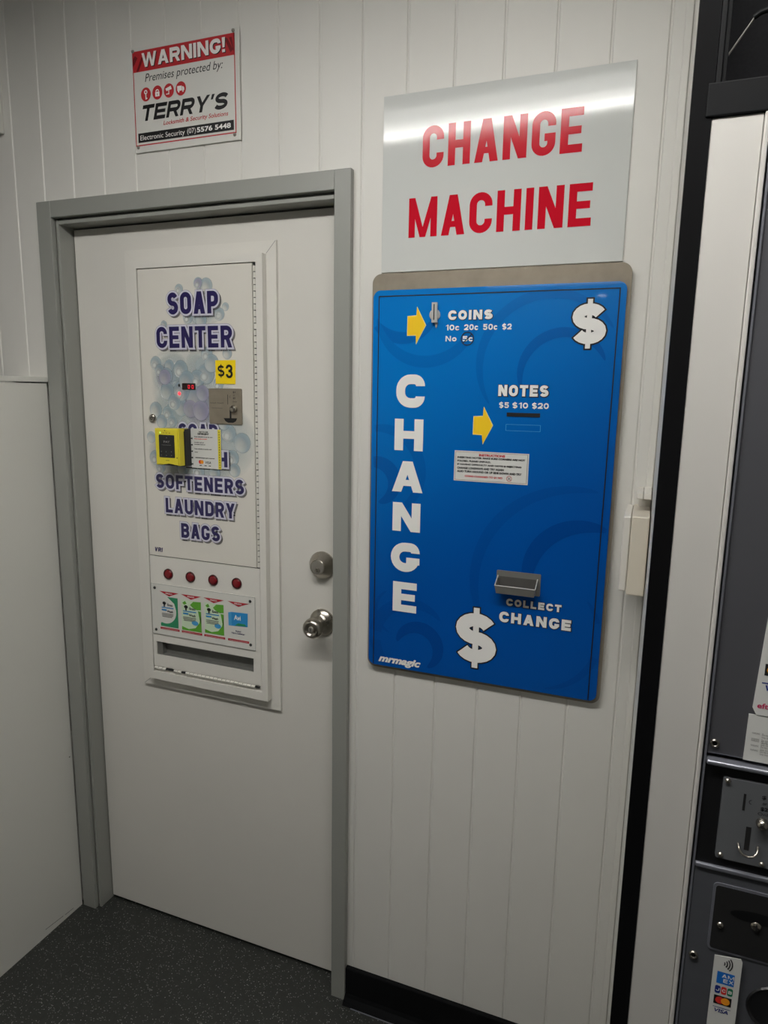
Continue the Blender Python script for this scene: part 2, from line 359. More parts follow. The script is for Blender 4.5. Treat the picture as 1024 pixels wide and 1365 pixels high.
def emit_prims(bm, prims, ox, oz, y, t, o, shear, zb):
    def P(x, z): return (ox+x+shear*(z), zb+z)
    for kk, g in enumerate(prims):
        y = y-0.00003
        if g[0] == 'r':
            _, x0, y0, x1, y1 = g
            poly(bm, [P(x0-o, y0-o), P(x1+o, y0-o), P(x1+o, y1+o), P(x0-o, y1+o)], y)
        elif g[0] == 'd':
            _, xa, ya, xb, yb, wh = g
            s = (xb-xa)/(yb-ya); k = math.sqrt(1+s*s)
            if ya > yb: xa, ya, xb, yb = xb, yb, xa, ya
            hw = wh/2+o*k
            poly(bm, [P(xa-s*o-hw, ya-o), P(xa-s*o+hw, ya-o), P(xb+s*o+hw, yb+o), P(xb+s*o-hw, yb+o)], y)
        elif g[0] == 'poly':
            c = Vector((sum(p[0] for p in g[1])/len(g[1]), sum(p[1] for p in g[1])/len(g[1])))
            q = [Vector(p) for p in g[1]]
            q = [v+(v-c).normalized()*o*1.3 for v in q]
            poly(bm, [P(v.x, v.y) for v in q], y)
        else:
            _, pts, R, closed = g
            pp = smooth_path(pts, R, closed); n = len(pp); hw = t/2+o
            if o and not closed:
                pp[0] = pp[0]+(pp[0]-pp[1]).normalized()*o; pp[-1] = pp[-1]+(pp[-1]-pp[-2]).normalized()*o
            L, Rr = [], []
            for i in range(n):
                if closed: d1 = (pp[i]-pp[i-1]).normalized(); d2 = (pp[(i+1) % n]-pp[i]).normalized()
                else:
                    d1 = (pp[i]-pp[i-1]).normalized() if i else (pp[1]-pp[0]).normalized()
                    d2 = (pp[i+1]-pp[i]).normalized() if i < n-1 else d1
                n1 = Vector((-d1.y, d1.x)); n2 = Vector((-d2.y, d2.x)); m = (n1+n2)
                m = m.normalized() if m.length > 1e-6 else n1
                k = hw/max(0.35, m.dot(n1))
                L.append(pp[i]+m*k); Rr.append(pp[i]-m*k)
            rng = range(n) if closed else range(n-1)
            for i in rng:
                j = (i+1) % n
                q = [L[i], L[j], Rr[j], Rr[i]]
                if max((q[0]-q[2]).length, (q[1]-q[3]).length) < 1e-7: continue
                try: poly(bm, [P(v.x, v.y) for v in q], y)
                except ValueError: pass
def word(bm, s, x0, x1, z0, z1, t, y, o=0.0, gap=0.2, shear=0.0, R=None, tb=None):
    """a word of stroke letters filling x0..x1 and z0..z1; o grows every stroke outward"""
    h = z1-z0; W = x1-x0-abs(shear)*h
    fix = sum(glyph_width(c, 0, t) for c in s); var = sum(glyph_width(c, 1, t)-glyph_width(c, 0, t) for c in s)
    n = len(s)-1
    u = (W-fix)/(var+gap*n)
    x = x0
    for c in s:
        wd = glyph_width(c, u, t)
        emit_prims(bm, glyph(c, wd, h, t, R, tb), x, 0, y, t, o, shear, z0)
        x += wd+gap*u
    return bm
def W(s, *a, **k):
    bm = nb(); bm2 = word(bm, s, *a, **k); return bm2
def ftext(bm, s, x0, x1, z0, z1, y, bold=0.0, shear=0.0):
    """small print in Blender's own font, fitted to a rectangle"""
    cu = bpy.data.curves.new('t', 'FONT'); cu.body = s; cu.offset = bold; cu.shear = shear; cu.resolution_u = 3
    ob = bpy.data.objects.new('t', cu); C.objects.link(ob)
    dg = bpy.context.evaluated_depsgraph_get(); dg.update()
    me = bpy.data.meshes.new_from_object(ob.evaluated_get(dg))
    bpy.data.objects.remove(ob); bpy.data.curves.remove(cu)
    xs = [v.co.x for v in me.vertices]; ys = [v.co.y for v in me.vertices]
    ax, bx_, ay, by = min(xs), max(xs), min(ys), max(ys)
    vs = [bm.verts.new((x0+(v.co.x-ax)/(bx_-ax)*(x1-x0), y, z0+(v.co.y-ay)/(by-ay)*(z1-z0))) for v in me.vertices]
    for p in me.polygons:
        try:
            f = bm.faces.new([vs[i] for i in p.vertices]); f.normal_update()
            if f.normal.y > 0: f.normal_flip()
        except ValueError: pass
    bpy.data.meshes.remove(me)
    return bm
def F(s, *a, **k): return ftext(nb(), s, *a, **k)
def flat(*rects, y=0):
    bm = nb()
    for r in rects: poly(bm, [(r[0], r[2]), (r[1], r[2]), (r[1], r[3]), (r[0], r[3])], y)
    return bm
def pl(pts, y): bm = nb(); poly(bm, pts, y); return bm
def ring(cx, cz, r0, r1, y, a0=0, a1=360, n=40, bm=None):
    bm = bm or nb()
    for i in range(n):
        p, q = math.radians(a0+(a1-a0)*i/n), math.radians(a0+(a1-a0)*(i+1)/n)
        poly(bm, [(cx+r0*math.cos(p), cz+r0*math.sin(p)), (cx+r1*math.cos(p), cz+r1*math.sin(p)), (cx+r1*math.cos(q), cz+r1*math.sin(q)), (cx+r0*math.cos(q), cz+r0*math.sin(q))], y)
    return bm

E = 0.0004   # thickness step of vinyl and print
# ================================================================== STRUCTURE
# back wall: vertical V-jointed boards with a doorway
def back_wall():
    bm = nb()
    Z = 2.6; g = 0.0032; d = 0.0026
    dx0, dx1, dz = -0.436, 0.388, 2.036
    def prof(x0, x1):
        pts = [(x0, 0.0)]; k = math.ceil((x0-0.2402)/0.1)
        while 0.2402+0.1*k < x1:
            s = 0.2402+0.1*k
            if s-g > x0 and s+g < x1: pts += [(s-g, 0.0), (s-g*.35, d), (s+g*.35, d), (s+g, 0.0)]
            k += 1
        pts.append((x1, 0.0)); return pts
    def strip(x0, x1, z0, z1):
        pr = prof(x0, x1)
        a = [bm.verts.new((x, y, z0)) for x, y in pr]; b = [bm.verts.new((x, y, z1)) for x, y in pr]
        for i in range(len(pr)-1):
            bm.faces.new((a[i], a[i+1], b[i+1], b[i]))
        # the thickness behind
        c = [bm.verts.new((x, 0.11, z)) for x, z in ((x0, z0), (x1, z0), (x1, z1), (x0, z1))]
        bm.faces.new((c[3], c[2], c[1], c[0]))
        bm.faces.new([a[0]]+[b[0]]+[c[3], c[0]]); bm.faces.new([a[-1], c[1], c[2], b[-1]])
        bm.faces.new(b+[c[2], c[3]]); bm.faces.new(a[::-1]+[c[0], c[1]])
    strip(-2.0, dx0, 0, Z); strip(dx1, 2.2, 0, Z); strip(dx0, dx1, dz, Z)
    return bm
struct(link('wall_back', back_wall(), m_wall))
struct(link('trim_4', bx(1.0625, 1.0755, -0.004, 0.0, 0.096, 2.6, bev=0.0012), m_wall))
struct(link('floor', bx(-2.0, 2.2, -7.5, 0.4, -0.1, 0.0), m_floor))
struct(link('ceiling', bx(-2.0, 2.2, -7.5, 0.4, 2.6, 2.7), m_ceil))
struct(link('wall_front', bx(-2.0, 2.2, -7.6, -7.5, 0, 2.6), m_shop))
struct(link('wall_left', bx(-2.1, -2.0, -7.5, 0.4, 0, 2.6), m_shop))
struct(link('wall_right', bx(2.2, 2.3, -7.5, 0.4, 0, 2.6), m_shop))
struct(link('wall_unseen_behind', bx(-2.0, 2.2, 0.3, 0.4, 0, 2.6), m_shop))  # unseen slab added so no background light shows under the door
# low white partition at the left, level with the lens, with a capping strip
bm = bx(-0.60, -0.483, -2.2, -0.0155, 0, 1.609)
part = struct(link('wall_partition', bm, m_part))
c = link('trim_2', bx(-0.604, -0.4805, -2.2, -0.0002, 1.6125, 1.6262, bev=0.001), m_part); struct(c)
bm = nb()
lathe = circ(-0.0258, 0.5077, 0.0022, 10)
vs = [bm.verts.new((-0.4826, p[0], p[1])) for p in lathe]; bm.faces.new(vs)
for q in ([(-0.09, .018), (-0.155, .024), (-0.155, .0225), (-0.09, .0165)], [(-0.05, .014), (-0.083, .016), (-0.083, .0145), (-0.05, .0128)]):
    bm.faces.new([bm.verts.new((-0.4826, p[0], p[1])) for p in q])
link('scuff_mark', bm, m_scuff, part)
# skirting with a coved foot
bm = nb()
for (y, z), (y2, z2) in zip([(-0.000, .096), (-0.009, .096), (-0.0105, .094), (-0.0105, .02), (-.014, .010), (-.022, .003), (-.032, .0008)], [(-0.009, .096), (-0.0105, .094), (-0.0105, .02), (-.014, .010), (-.022, .003), (-.032, .0008), (-.032, 0)]):
    bm.faces.new([bm.verts.new(p) for p in ((0.4225, y, z), (1.0755, y, z), (1.0755, y2, z2), (0.4225, y2, z2))])
bm.faces.new([bm.verts.new(p) for p in ((0.4225, 0, .096), (0.4225, -.009, .096), (0.4225, -.0105, .02), (.4225, -.032, .0008), (.4225, 0, 0))])
struct(link('baseboard_back', bm, m_skirt))
struct(link('skirting_glint_strip', bx(0.447, 1.0755, -0.0345, -0.0322, 0.0, 0.0014), m_rail))  # pale strip painting in the light reflected along the skirting joint
# door casing: architraves, rebate and jamb, one painted frame
bm = nb()
box(bm, -0.4773, -0.4305, -0.016, 0.0, 0.0, 2.0735, bev=0.0015)
box(bm, 0.3825, 0.4221, -0.016, 0.0, 0.0, 2.0735, bev=0.0015)
box(bm, -0.4305, 0.3825, -0.0158, 0.0, 2.0325, 2.0735, bev=0.0015)
box(bm, -0.4275, -0.4185, -0.002, 0.10, 0.0, 2.0275, bev=0.0012)
box(bm, 0.3757, 0.384, -0.002, 0.10, 0.0, 2.0275, bev=0.0012)
box(bm, -0.4185, 0.3757, -0.002, 0.10, 2.0175, 2.0275, bev=0.0012)
box(bm, -0.4345, -0.4275, 0.008, 0.10, 0.0, 2.034); box(bm, 0.384, 0.387, 0.008, 0.10, 0.0, 2.034); box(bm, -0.43, 0.384, 0.008, 0.10, 2.0275, 2.034)
struct(link('trim_1', bm, m_frame))
# ------------------------------------------------------------------ the door
door = struct(thing('door_1', (-0.02, 0.065, 0.0)))
LF = 0.045
link('door_leaf', bx(-0.4155, 0.373, LF, LF+0.04, 0.010, 2.013, bev=0.0012), m_leaf, door)
db = link('deadbolt', (lambda b: (lathe_y(b, 0.3255, 1.1735, [(0.0, -0.030), (0.0185, -0.030), (0.0195, -0.029), (0.0200, -0.0275), (0.0345, -0.006), (0.0350, -0.0035), (0.0350, 0.0)], y0=LF), b)[1])(nb()), m_nickel, door, smooth=False)
link('cylinder_face', (lambda b: (lathe_y(b, 0.3255, 1.1735, [(0.0, -0.0308), (0.0165, -0.0308), (0.0172, -0.030)], y0=LF), b)[1])(nb()), m_dnickel, db)
b = nb(); lathe_y(b, 0.3265, 1.1665, [(0.0, -0.0325), (0.0062, -0.0325), (0.0068, -0.0305)], n=20, y0=LF); link('key_plug', b, m_nickel, db)
link('keyway', bx(0.3255, 0.3275, LF-0.0330, LF-0.0322, 1.1625, 1.1705), m_dark, db)
b = nb(); lathe_y(b, 0.3255, 1.0245, [(0.0135, -0.030), (0.0150, -0.018), (0.0235, -0.0125), (0.0325, -0.008), (0.0345, -0.004), (0.0345, 0.0)], y0=LF)
kn = link('door_knob', b, m_nickel, door, smooth=True)
b = nb()
lathe_y(b, 0.3255, 1.0245, [(0.0125, -0.024), (0.0130, -0.032), (0.0190, -0.037), (0.0250, -0.046), (0.0262, -0.053), (0.0245, -0.061), (0.0195, -0.0665), (0.0165, -0.0675), (0.0145, -0.0665), (0.0125, -0.0625), (0.0, -0.0615)], y0=LF)
link('knob_ball', b, m_nickel, kn, smooth=True)
b = nb(); lathe_y(b, 0.3255, 1.0245, [(0.0, -0.0665), (0.0060, -0.0665), (0.0072, -0.065), (0.0072, -0.0615)], n=20, y0=LF); link('key_plug', b, m_dnickel, kn)
link('keyway', bx(0.3247, 0.3263, LF-0.0672, LF-0.0662, 1.0205, 1.0285), m_dark, kn)

# ================================================================== SOAP VENDING MACHINE set in the door
sv = thing('soap_vending_machine', (-0.02, LF, 0.772), 'white soap vending machine let into the door, four red buttons over product pictures', 'vending machine')
YF = 0.020    # face of the machine door
def rect_frame(bm, xo0, xo1, zo0, zo1, xi0, xi1, zi0, zi1, y0, y1):
    o = [(xo0, zo0), (xo1, zo0), (xo1, zo1), (xo0, zo1)]; i = [(xi0, zi0), (xi1, zi0), (xi1, zi1), (xi0, zi1)]
    for y, s in ((y0, 1), (y1, -1)):
        for k in range(4):
            q = [o[k], o[(k+1) % 4], i[(k+1) % 4], i[k]]
            bm.faces.new([bm.verts.new((p[0], y, p[1])) for p in q][::s])
    for L in (o, i):
        for k in range(4):
            p, q = L[k], L[(k+1) % 4]
            bm.faces.new([bm.verts.new(v) for v in ((p[0], y0, p[1]), (q[0], y0, q[1]), (q[0], y1, q[1]), (p[0], y1, p[1]))])
b = nb(); rect_frame(b, -0.2415, 0.2065, 0.7625, 1.9500, -0.20, 0.174, 0.80, 1.915, LF-0.009, LF)
link('outer_flange', b, m_soap, sv)
b = nb(); rect_frame(b, -0.2070, 0.1790, 0.7915, 1.9195, -0.1915, 0.1608, 0.8145, 1.9005, YF-0.002, LF-0.001)
link('inner_frame', b, m_soap, sv)
b = nb()   # mitre lines of the flange
for p in ([(0.1800, 1.9212), (0.2058, 1.9492)], [(-0.2078, 1.9212), (-0.2408, 1.9492)], [(0.1800, .7905), (.2058, .7635)], [(-.2078, .7905), (-.2408, .7635)]):
    (xa, za), (xb, zb) = p; k = 0.0004
    poly(b, [(xa-k, za+k), (xb-k, zb+k), (xb+k, zb-k), (xa+k, za-k)], LF-0.0093)
link('mitre_line', b, m_grayink, sv)
# upper door
link('machine_door', bx(-0.1895, 0.1495, YF, LF-0.004, 1.1520, 1.8985, bev=0.001), m_soapd, sv)
link('cavity_shade_sheet', bx(-0.1915, 0.1608, LF-0.0035, LF-0.001, 0.8145, 1.9005), m_dark, sv)  # dark sheet colouring in the shade behind the machine door and hinge
# piano hinge on the right
b = nb()
n = 50
for i in range(n):
    z0 = 1.153+(1.893-1.153)*i/n; z1 = 1.153+(1.893-1.153)*(i+1)/n
    r, xh = (0.0036, 0.1548) if i % 2 else (0.0042, 0.1556)
    tube(b, [(xh, YF+0.002, z0+0.0011), (xh, YF+0.002, z1-0.0011)], r, 10)
link('piano_hinge', b, m_hinge, sv)
link('hinge_pin', (lambda b: (tube(b, [(0.1552, YF+0.0025, 1.1525), (0.1552, YF+0.0025, 1.8985)], 0.0026, 8), b)[1])(nb()), m_dark, sv)
# lower fascia with delivery slot cut
b = nb(); rect_frame(b, -0.1895, 0.1588, 0.8315, 1.1500, -0.1795, 0.1355, 0.8655, 0.9040, YF, YF+0.004)
link('lower_fascia', b, m_soap, sv)
b = nb()
box(b, -0.1795, 0.1355, LF-0.0042, LF-0.0036, 0.860, 0.912)
box(b, -0.1795, 0.1355, YF+0.003, LF-0.004, 0.862, 0.8655); box(b, -0.1798, -0.1625, YF+0.005, LF-0.004, 0.866, 0.904)
link('delivery_chute', b, m_lcd, sv)
b = nb(); box(b, -0.1895, 0.1588, YF+0.002, LF-0.004, 0.8150, 0.8305); link('fascia_sill', b, m_soap, sv)
b = nb()
for i in range(26):
    x0 = -0.188+0.342*i/26; x1 = x0+0.342/26
    if i in (3, 4, 7, 25): continue
    tube(b, [(x0+0.0008, YF-0.0005, 0.8255), (x1-0.0008, YF-0.0005, 0.8255)], 0.0038, 8)
link('fascia_hinge', b, m_hinge, sv)
link('hinge_pin', (lambda b: (tube(b, [(-0.189, YF, 0.8262), (0.154, YF, 0.8262)], 0.0028, 8), b)[1])(nb()), m_dark, sv)
# buttons
for x in (-0.1287, -0.0565, 0.0161, 0.0891):
    b = nb(); lathe_y(b, x, 1.1036, [(0.0118, -0.001), (0.0138, -0.0035), (0.0148, -0.002), (0.0150, 0.0)], y0=YF)
    p = link('push_button', b, m_btnring, sv, smooth=True)
    b = nb(); lathe_y(b, x, 1.1036, [(0.0, -0.0042), (0.0085, -0.004), (0.0112, -0.0028), (0.0118, 0.0)], y0=YF)
    link('button_cap', b, m_btn, p, smooth=True)
# product picture plate
pp = link('product_plate', (lambda b: (prism(b, rrect(-0.1880, 0.1440, 0.9270, 1.0725, 0.001, 2), YF-0.0022, YF), b)[1])(nb()), m_board, sv)
yp = YF-0.0022
b = nb()
for s in range(4):
    x0, x1, z0, z1 = -0.1882, 0.1442, 0.9268, 1.0727
    q = [[(x0, z1), (x1, z1), (x1, z1-.0009), (x0, z1-.0009)], [(x0, z0), (x1, z0), (x1, z0+.0009), (x0, z0+.0009)], [(x0, z0), (x0+.0007, z0), (x0+.0007, z1), (x0, z1)], [(x1-.0007, z0), (x1, z0), (x1, z1), (x1-.0007, z1)]][s]
    poly(b, q, yp-0.0001)
link('plate_edge_line', b, m_grayink, pp)
for x, z in ((-0.1755, 1.0605), (0.1297, 1.0606), (-0.1762, 0.9400), (0.1292, 0.9415)):
    b = nb(); lathe_y(b, x, z, [(0.0, -0.0028), (0.003, -0.0024), (0.0042, 0.0)], n=14, y0=yp); link('screw', b, m_black, pp, smooth=True)
def red_flag(x0, x1):
    b = nb(); xm = (x0+x1)/2
    poly(b, [(x0, 1.0532), (x1, 1.0532), (xm, 1.0411)], yp-E); link('red_flag', b, m_dred2, pp)
    link('flag_lettering', F('PRESS', xm-0.011, xm+0.011, 1.0468, 1.0505, yp-2*E, bold=0.02), m_white, pp)
m_dred2 = mat('printed_crimson', srgb(176, 24, 44), 0.35, var=0.02)
red_bars = []
for x0, x1 in ((-0.1598, -0.0960), (-0.0886, -0.0228), (-0.0154, 0.0498), (0.0606, 0.1262)): red_flag(x0, x1)
for x0, x1, s in ((-0.1610, -0.0967, 'Laundry Powder 50 g'), (-0.0895, -0.0225, 'Enzyme Wash Powder 50 g'), (-0.0160, 0.0505, 'Enzyme Wash Powder 50 g'), (0.0595, 0.1246, 'Fabric Softener')):
    link('price_bar', flat((x0, x1, 0.9440, 0.9500), y=yp-E), m_dred2, pp)
    b = flat((x0+.004, x1-.004, 0.9462, 0.9468), y=yp-2*E); link('bar_print', b, m_white, pp)
def packet(x0, x1, z0, z1, body, leaf, dark):
    pk = link('product_picture', flat((x0, x1, z0, z1), y=yp-E), body, pp)
    w_, h_ = x1-x0, z1-z0
    X = lambda u: x0+u*w_
    Z = lambda v: z0+v*h_
    y = yp-2*E
    if dark:   # sweeping green side
        b = nb(); pts = [(X(.42), Z(1)), (X(1), Z(1)), (X(1), Z(0)), (X(0), Z(0)), (X(0), Z(.10))]
        for k in range(13):
            a = math.radians(-110+130*k/12); pts.append((X(.28+.62*math.cos(a)), Z(.52+.42*math.sin(a))))
        pts.append((X(.8), Z(.8)))
        poly(b, pts, y); link('green_wave', b, leaf, pk)
    else:
        b = nb()
        poly(b, [(X(0), Z(0)), (X(1), Z(0)), (X(1), Z(.62)), (X(.9), Z(.3)), (X(.7), Z(.12)), (X(.35), Z(.05)), (X(0), Z(.12))], y)
        poly(b, [(X(.45), Z(.86)), (X(.62), Z(.98)), (X(1), Z(1)), (X(1), Z(.74)), (X(.8), Z(.72)), (X(.58), Z(.78))], y)
        poly(b, [(X(.06), Z(.9)), (X(.2), Z(.97)), (X(.28), Z(.88)), (X(.14), Z(.84))], y)
        poly(b, [(X(.84), Z(.7)), (X(1), Z(.68)), (X(1), Z(.3)), (X(.92), Z(.4))], y)
        link('green_leaves', b, leaf, pk)
        link('blue_flash', pl(circ(X(.68), Z(.28), w_*.17, 18, h_*.075), y-E), m_sky, pk)
    b = nb(); poly(b, circ(X(.24), Z(.78), w_*.10, 14, h_*.055), y-E); poly(b, [(X(.21), Z(.76)), (X(.27), Z(.76)), (X(.28), Z(.66)), (X(.2), Z(.66))], y-E)
    link('tree_mark', b, m_ink, pk)
    b = nb()
    ftext(b, 'Enzo', X(.42), X(.72), Z(.70), Z(.78), y-E, bold=0.02); ftext(b, 'Wash', X(.38), X(.72), Z(.48), Z(.56), y-E, bold=0.02)
    link('pack_lettering', b, m_ink, pk)
    b = nb()
    for k, (ua, ub) in enumerate(((.08, .74), (.08, .72), (.1, .66))): poly(b, [(X(ua), Z(.42-.05*k)), (X(ub), Z(.42-.05*k)), (X(ub), Z(.445-.05*k)), (X(ua), Z(.445-.05*k))], y-E)
    link('pack_small_print', b, m_grayink, pk)
    link('pack_blue_line', flat((X(.08), X(.36), Z(.53), Z(.58)), (X(.08), X(.76), Z(.62), Z(.65)), y=y-E), m_cyan, pk)
packet(-0.1585, -0.0995, 0.9535, 1.0390, m_board, m_green, True)
packet(-0.0878, -0.0240, 0.9525, 1.0380, m_ltgreen, m_lgreen, False)
packet(-0.0129, 0.0480, 0.9548, 1.0400, m_ltgreen, m_lgreen, False)
b = nb(); poly(b, [(0.0625, .986), (0.1210, .989), (0.1222, 1.0262), (0.0720, 1.0245), (0.0622, 1.022)], yp-E); pk = link('product_picture', b, m_cyan, pp)
link('pack_side', pl([(0.0622, 1.022), (0.0720, 1.0245), (0.0728, .9885), (0.0625, .986)], yp-2*E), m_sky, pk)
link('pack_lettering', F('Avi', .0800, .1010, 1.004, 1.018, yp-3*E, bold=.03), m_white, pk)
link('pack_leaf', pl([(.082, .9885), (.118, .9905), (.112, .996), (.092, .996)], yp-2*E), m_green, pk)
link('caption', (lambda b: (ftext(b, 'Suavi', .083, .100, .9715, .9755, yp-E, bold=.03), ftext(b, 'Fabric Softener', .0713, .1117, .9650, .9695, yp-E, bold=.03), b)[2])(nb()), m_navy, pp)

# bubbles printed on the door
def bubbles(name, items, m, y):
    b = nb(); uvl = b.loops.layers.uv.new('UVMap')
    for k, (cx, cz, r) in enumerate(items):
        n = 20; vs = [b.verts.new((cx+r*math.cos(2*math.pi*i/n), y-k*0.000004, cz+r*1.05*math.sin(2*math.pi*i/n))) for i in range(n)]
        f = b.faces.new(vs); f.normal_update()
        if f.normal.y > 0: f.normal_flip()
        for l in f.loops:
            v = l.vert.co; l[uvl].uv = ((v.x-cx)/r, (v.z-cz)/(r*1.05))
    return b
BUB = [(-0.004, 1.858, 0.0146), (0.019, 1.851, 0.0198), (-0.062, 1.846, 0.013), (0.074, 1.8, 0.0104), (0.056, 1.783, 0.0156), (-0.112, 1.761, 0.0104), (-0.038, 1.777, 0.0156), (0.001, 1.77, 0.0182), (0.016, 1.687, 0.0182), (0.076, 1.689, 0.0146), (-0.142, 1.665, 0.0182), (-0.1, 1.659, 0.0156), (-0.065, 1.65, 0.0234), (-0.11, 1.634, 0.0208), (-0.131, 1.647, 0.0156), (-0.109, 1.594, 0.0234), (0.012, 1.639, 0.026), (0.029, 1.665, 0.0234), (-0.015, 1.626, 0.0234), (-0.148, 1.546, 0.0208), (-0.109, 1.538, 0.0182), (-0.067, 1.554, 0.0234), (-0.096, 1.518, 0.0156), (-0.13, 1.516, 0.0182), (0.075, 1.492, 0.0234), (0.114, 1.47, 0.026), (0.084, 1.431, 0.0208), (-0.022, 1.578, 0.0312), (-0.065, 1.595, 0.026), (-0.047, 1.621, 0.026), (-0.088, 1.567, 0.0208), (0.061, 1.518, 0.0182), (0.048, 1.614, 0.0156), (-0.166, 1.474, 0.0156), (-.155, 1.42, .02), (0.09, 1.40, .018), (-.14, 1.395, .016), (.03, 1.39, .018), (-.02, 1.392, .02), (-.07, 1.394, .018)]
VIO = [(-0.039, 1.551, 0.0234), (-0.007, 1.547, 0.026), (-0.0, 1.591, 0.0208), (-.115, 1.63, .02), (-.004, 1.858, .012)]
HZ = [(-.06, 1.60, .10), (.02, 1.57, .08), (-.09, 1.54, .07), (.07, 1.47, .09), (-.10, 1.64, .06), (0.0, 1.66, .05), (-.12, 1.43, .06), (0.02, 1.39, .06), (-.06, 1.39, .05), (.03, 1.80, .04), (-.01, 1.78, .045)]
HV = [(-.01, 1.555, .05), (-.05, 1.585, .045), (-.115, 1.63, .03)]
def uvobj(name, items, m, y):
    b = bubbles(name, items, m, y); 
    me = bpy.data.meshes.new(name); o0 = parent_origin[sv.name]
    for v in b.verts: v.co -= o0
    b.to_mesh(me); b.free(); me.materials.append(m)
    o = bpy.data.objects.new(name, me); C.objects.link(o); o.parent = sv; parent_origin[o.name] = o0
    return o
uvobj('bubble_wash', HZ, m_haze, YF-0.0001)
uvobj('violet_wash', HV, m_hazev, YF-0.0002)
uvobj('bubble_print', BUB, m_bub, YF-0.0004)
uvobj('violet_bubble_print', VIO, m_bubv, YF-0.0006)
uvobj('bubble_glint_print', [(x-r*.25, z-r*.3, r*.5) for x, z, r in BUB[::2]], m_glint, YF-0.0008)
# the big words
def soap_word(s, x0, x1, z0, z1, t, gap=0.16, **k):
    y = YF-0.0010
    par = link('lettering', W(s, x0, x1, z0, z1, t, y-0.0008, gap=gap, **k), m_navy, sv)
    link('lettering_outline', W(s, x0, x1, z0, z1, t, y-0.0005, o=0.0042, gap=gap, **k), m_lav, par)
    link('lettering_edge', W(s, x0, x1, z0, z1, t, y-0.0003, o=0.0050, gap=gap, **k), m_lavline, par)
    link('lettering_drop_tone', W(s, x0+.0045, x1+.0045, z0-.0045, z1-.0045, t, y-0.0001, o=0.0042, gap=gap, **k), m_dshadow, par)
soap_word('SOAP', -0.0975, 0.0540, 1.7850, 1.8385, 0.0118, gap=.2)
soap_word('CENTER', -0.1355, 0.0920, 1.7030, 1.7555, 0.0108, gap=.2)
soap_word('SOAP', -0.0770, 0.0430, 1.4720, 1.5135, 0.0090, gap=.2)
soap_word('WASH', -0.0650, 0.0700, 1.4065, 1.4455, 0.0100, gap=.2)
soap_word('SOFTENERS', -0.1560, 0.1175, 1.3395, 1.3775, 0.0086, gap=.22)
soap_word('LAUNDRY', -0.1275, 0.0890, 1.2750, 1.3145, 0.0086, gap=.2)
soap_word('BAGS', -0.0800, 0.0415, 1.2105, 1.2500, 0.0088, gap=.2)
b = W('VRI', -0.1720, -0.1440, 1.1635, 1.1755, 0.0034, YF-E, gap=.12, shear=.15)
link('maker_mark', b, m_navy, sv)
# display, lamp, lock
dsp = link('led_display', (lambda b: (prism(b, rrect(-0.0617, -0.0208, 1.5988, 1.6152, .0006, 2), YF-0.0012, YF), b)[1])(nb()), m_led, sv)
link('led_digits', W('00', -0.0435, -0.0262, 1.6020, 1.6108, 0.0011, YF-0.0016, gap=.9, R=.001), m_ledred, dsp)
link('sensor_hole', pl(circ(-0.0708, 1.6096, 0.0030, 14, .0042), YF-0.0012), m_dark, sv)
b = nb(); lathe_y(b, -0.0711, 1.5889, [(0.0, -0.003), (0.003, -0.0024), (0.0045, 0.0)], n=16, y0=YF-0.0008); link('indicator_lamp', b, m_ledlamp, sv)
b = nb(); lathe_y(b, -0.1588, 1.5236, [(0.0, -0.006), (0.0075, -0.006), (0.0100, -0.0045), (0.0112, 0.0)], n=24, y0=YF); lk = link('lock', b, m_nickel, sv)
b = ring(-0.1588, 1.5236, 0.0030, 0.0044, YF-0.0064, n=20); poly(b, [(-.1594, 1.519), (-.1582, 1.519), (-.1582, 1.528), (-.1594, 1.528)], YF-0.0064)
poly(b, [(-.1535, 1.517), (-.1495, 1.520), (-.1490, 1.527), (-.1525, 1.529)], YF-0.0058)
link('keyway', b, m_dark, lk)
# coin plate
cp = link('coin_plate', (lambda b: (prism(b, rrect(0.0203, 0.1166, 1.5155, 1.6038, .003, 4), YF-0.0028, YF-0.0009), b)[1])(nb()), m_steel, sv)
yc = YF-0.0032
link('coin_slot', flat((0.0755, 0.0768, 1.5645, 1.5890), y=yc), m_dark, cp)
b = nb(); poly(b, [(0.0631, 1.5305), (0.1026, 1.5312), (0.0985, 1.5235), (0.0905, 1.5195), (0.0760, 1.5193), (0.0680, 1.5230)], yc); poly(b, [(0.0808, 1.530), (0.0858, 1.530), (0.0862, 1.5562), (0.0812, 1.5562)], yc)
link('coin_return_opening', b, m_dark, cp)
b = nb(); lathe_y(b, 0.0945, 1.5545, [(0.0, -0.009), (0.0065, -0.009), (0.0085, -0.0075), (0.0088, 0.0)], n=20, y0=yc); link('return_knob', b, m_nickel, cp, smooth=True)
b = nb(); ftext(b, '$1', .0915, .0985, 1.5920, 1.5975, yc, bold=.02); ftext(b, 'or', .0925, .0970, 1.5855, 1.5885, yc); ftext(b, '$2', .0915, .0985, 1.5775, 1.5830, yc, bold=.02); ftext(b, 'Only', .0900, .1025, 1.5690, 1.5735, yc)
ftext(b, 'GOLD COAST', .0240, .0640, 1.5660, 1.5690, yc); poly(b, [(.028, 1.5545), (.060, 1.5545), (.060, 1.5552), (.028, 1.5552)], yc)
ring(0.0842, 1.5835, .0022, .0029, yc, 90, 270, 10, b)
link('coin_plate_lettering', b, m_ink, cp)

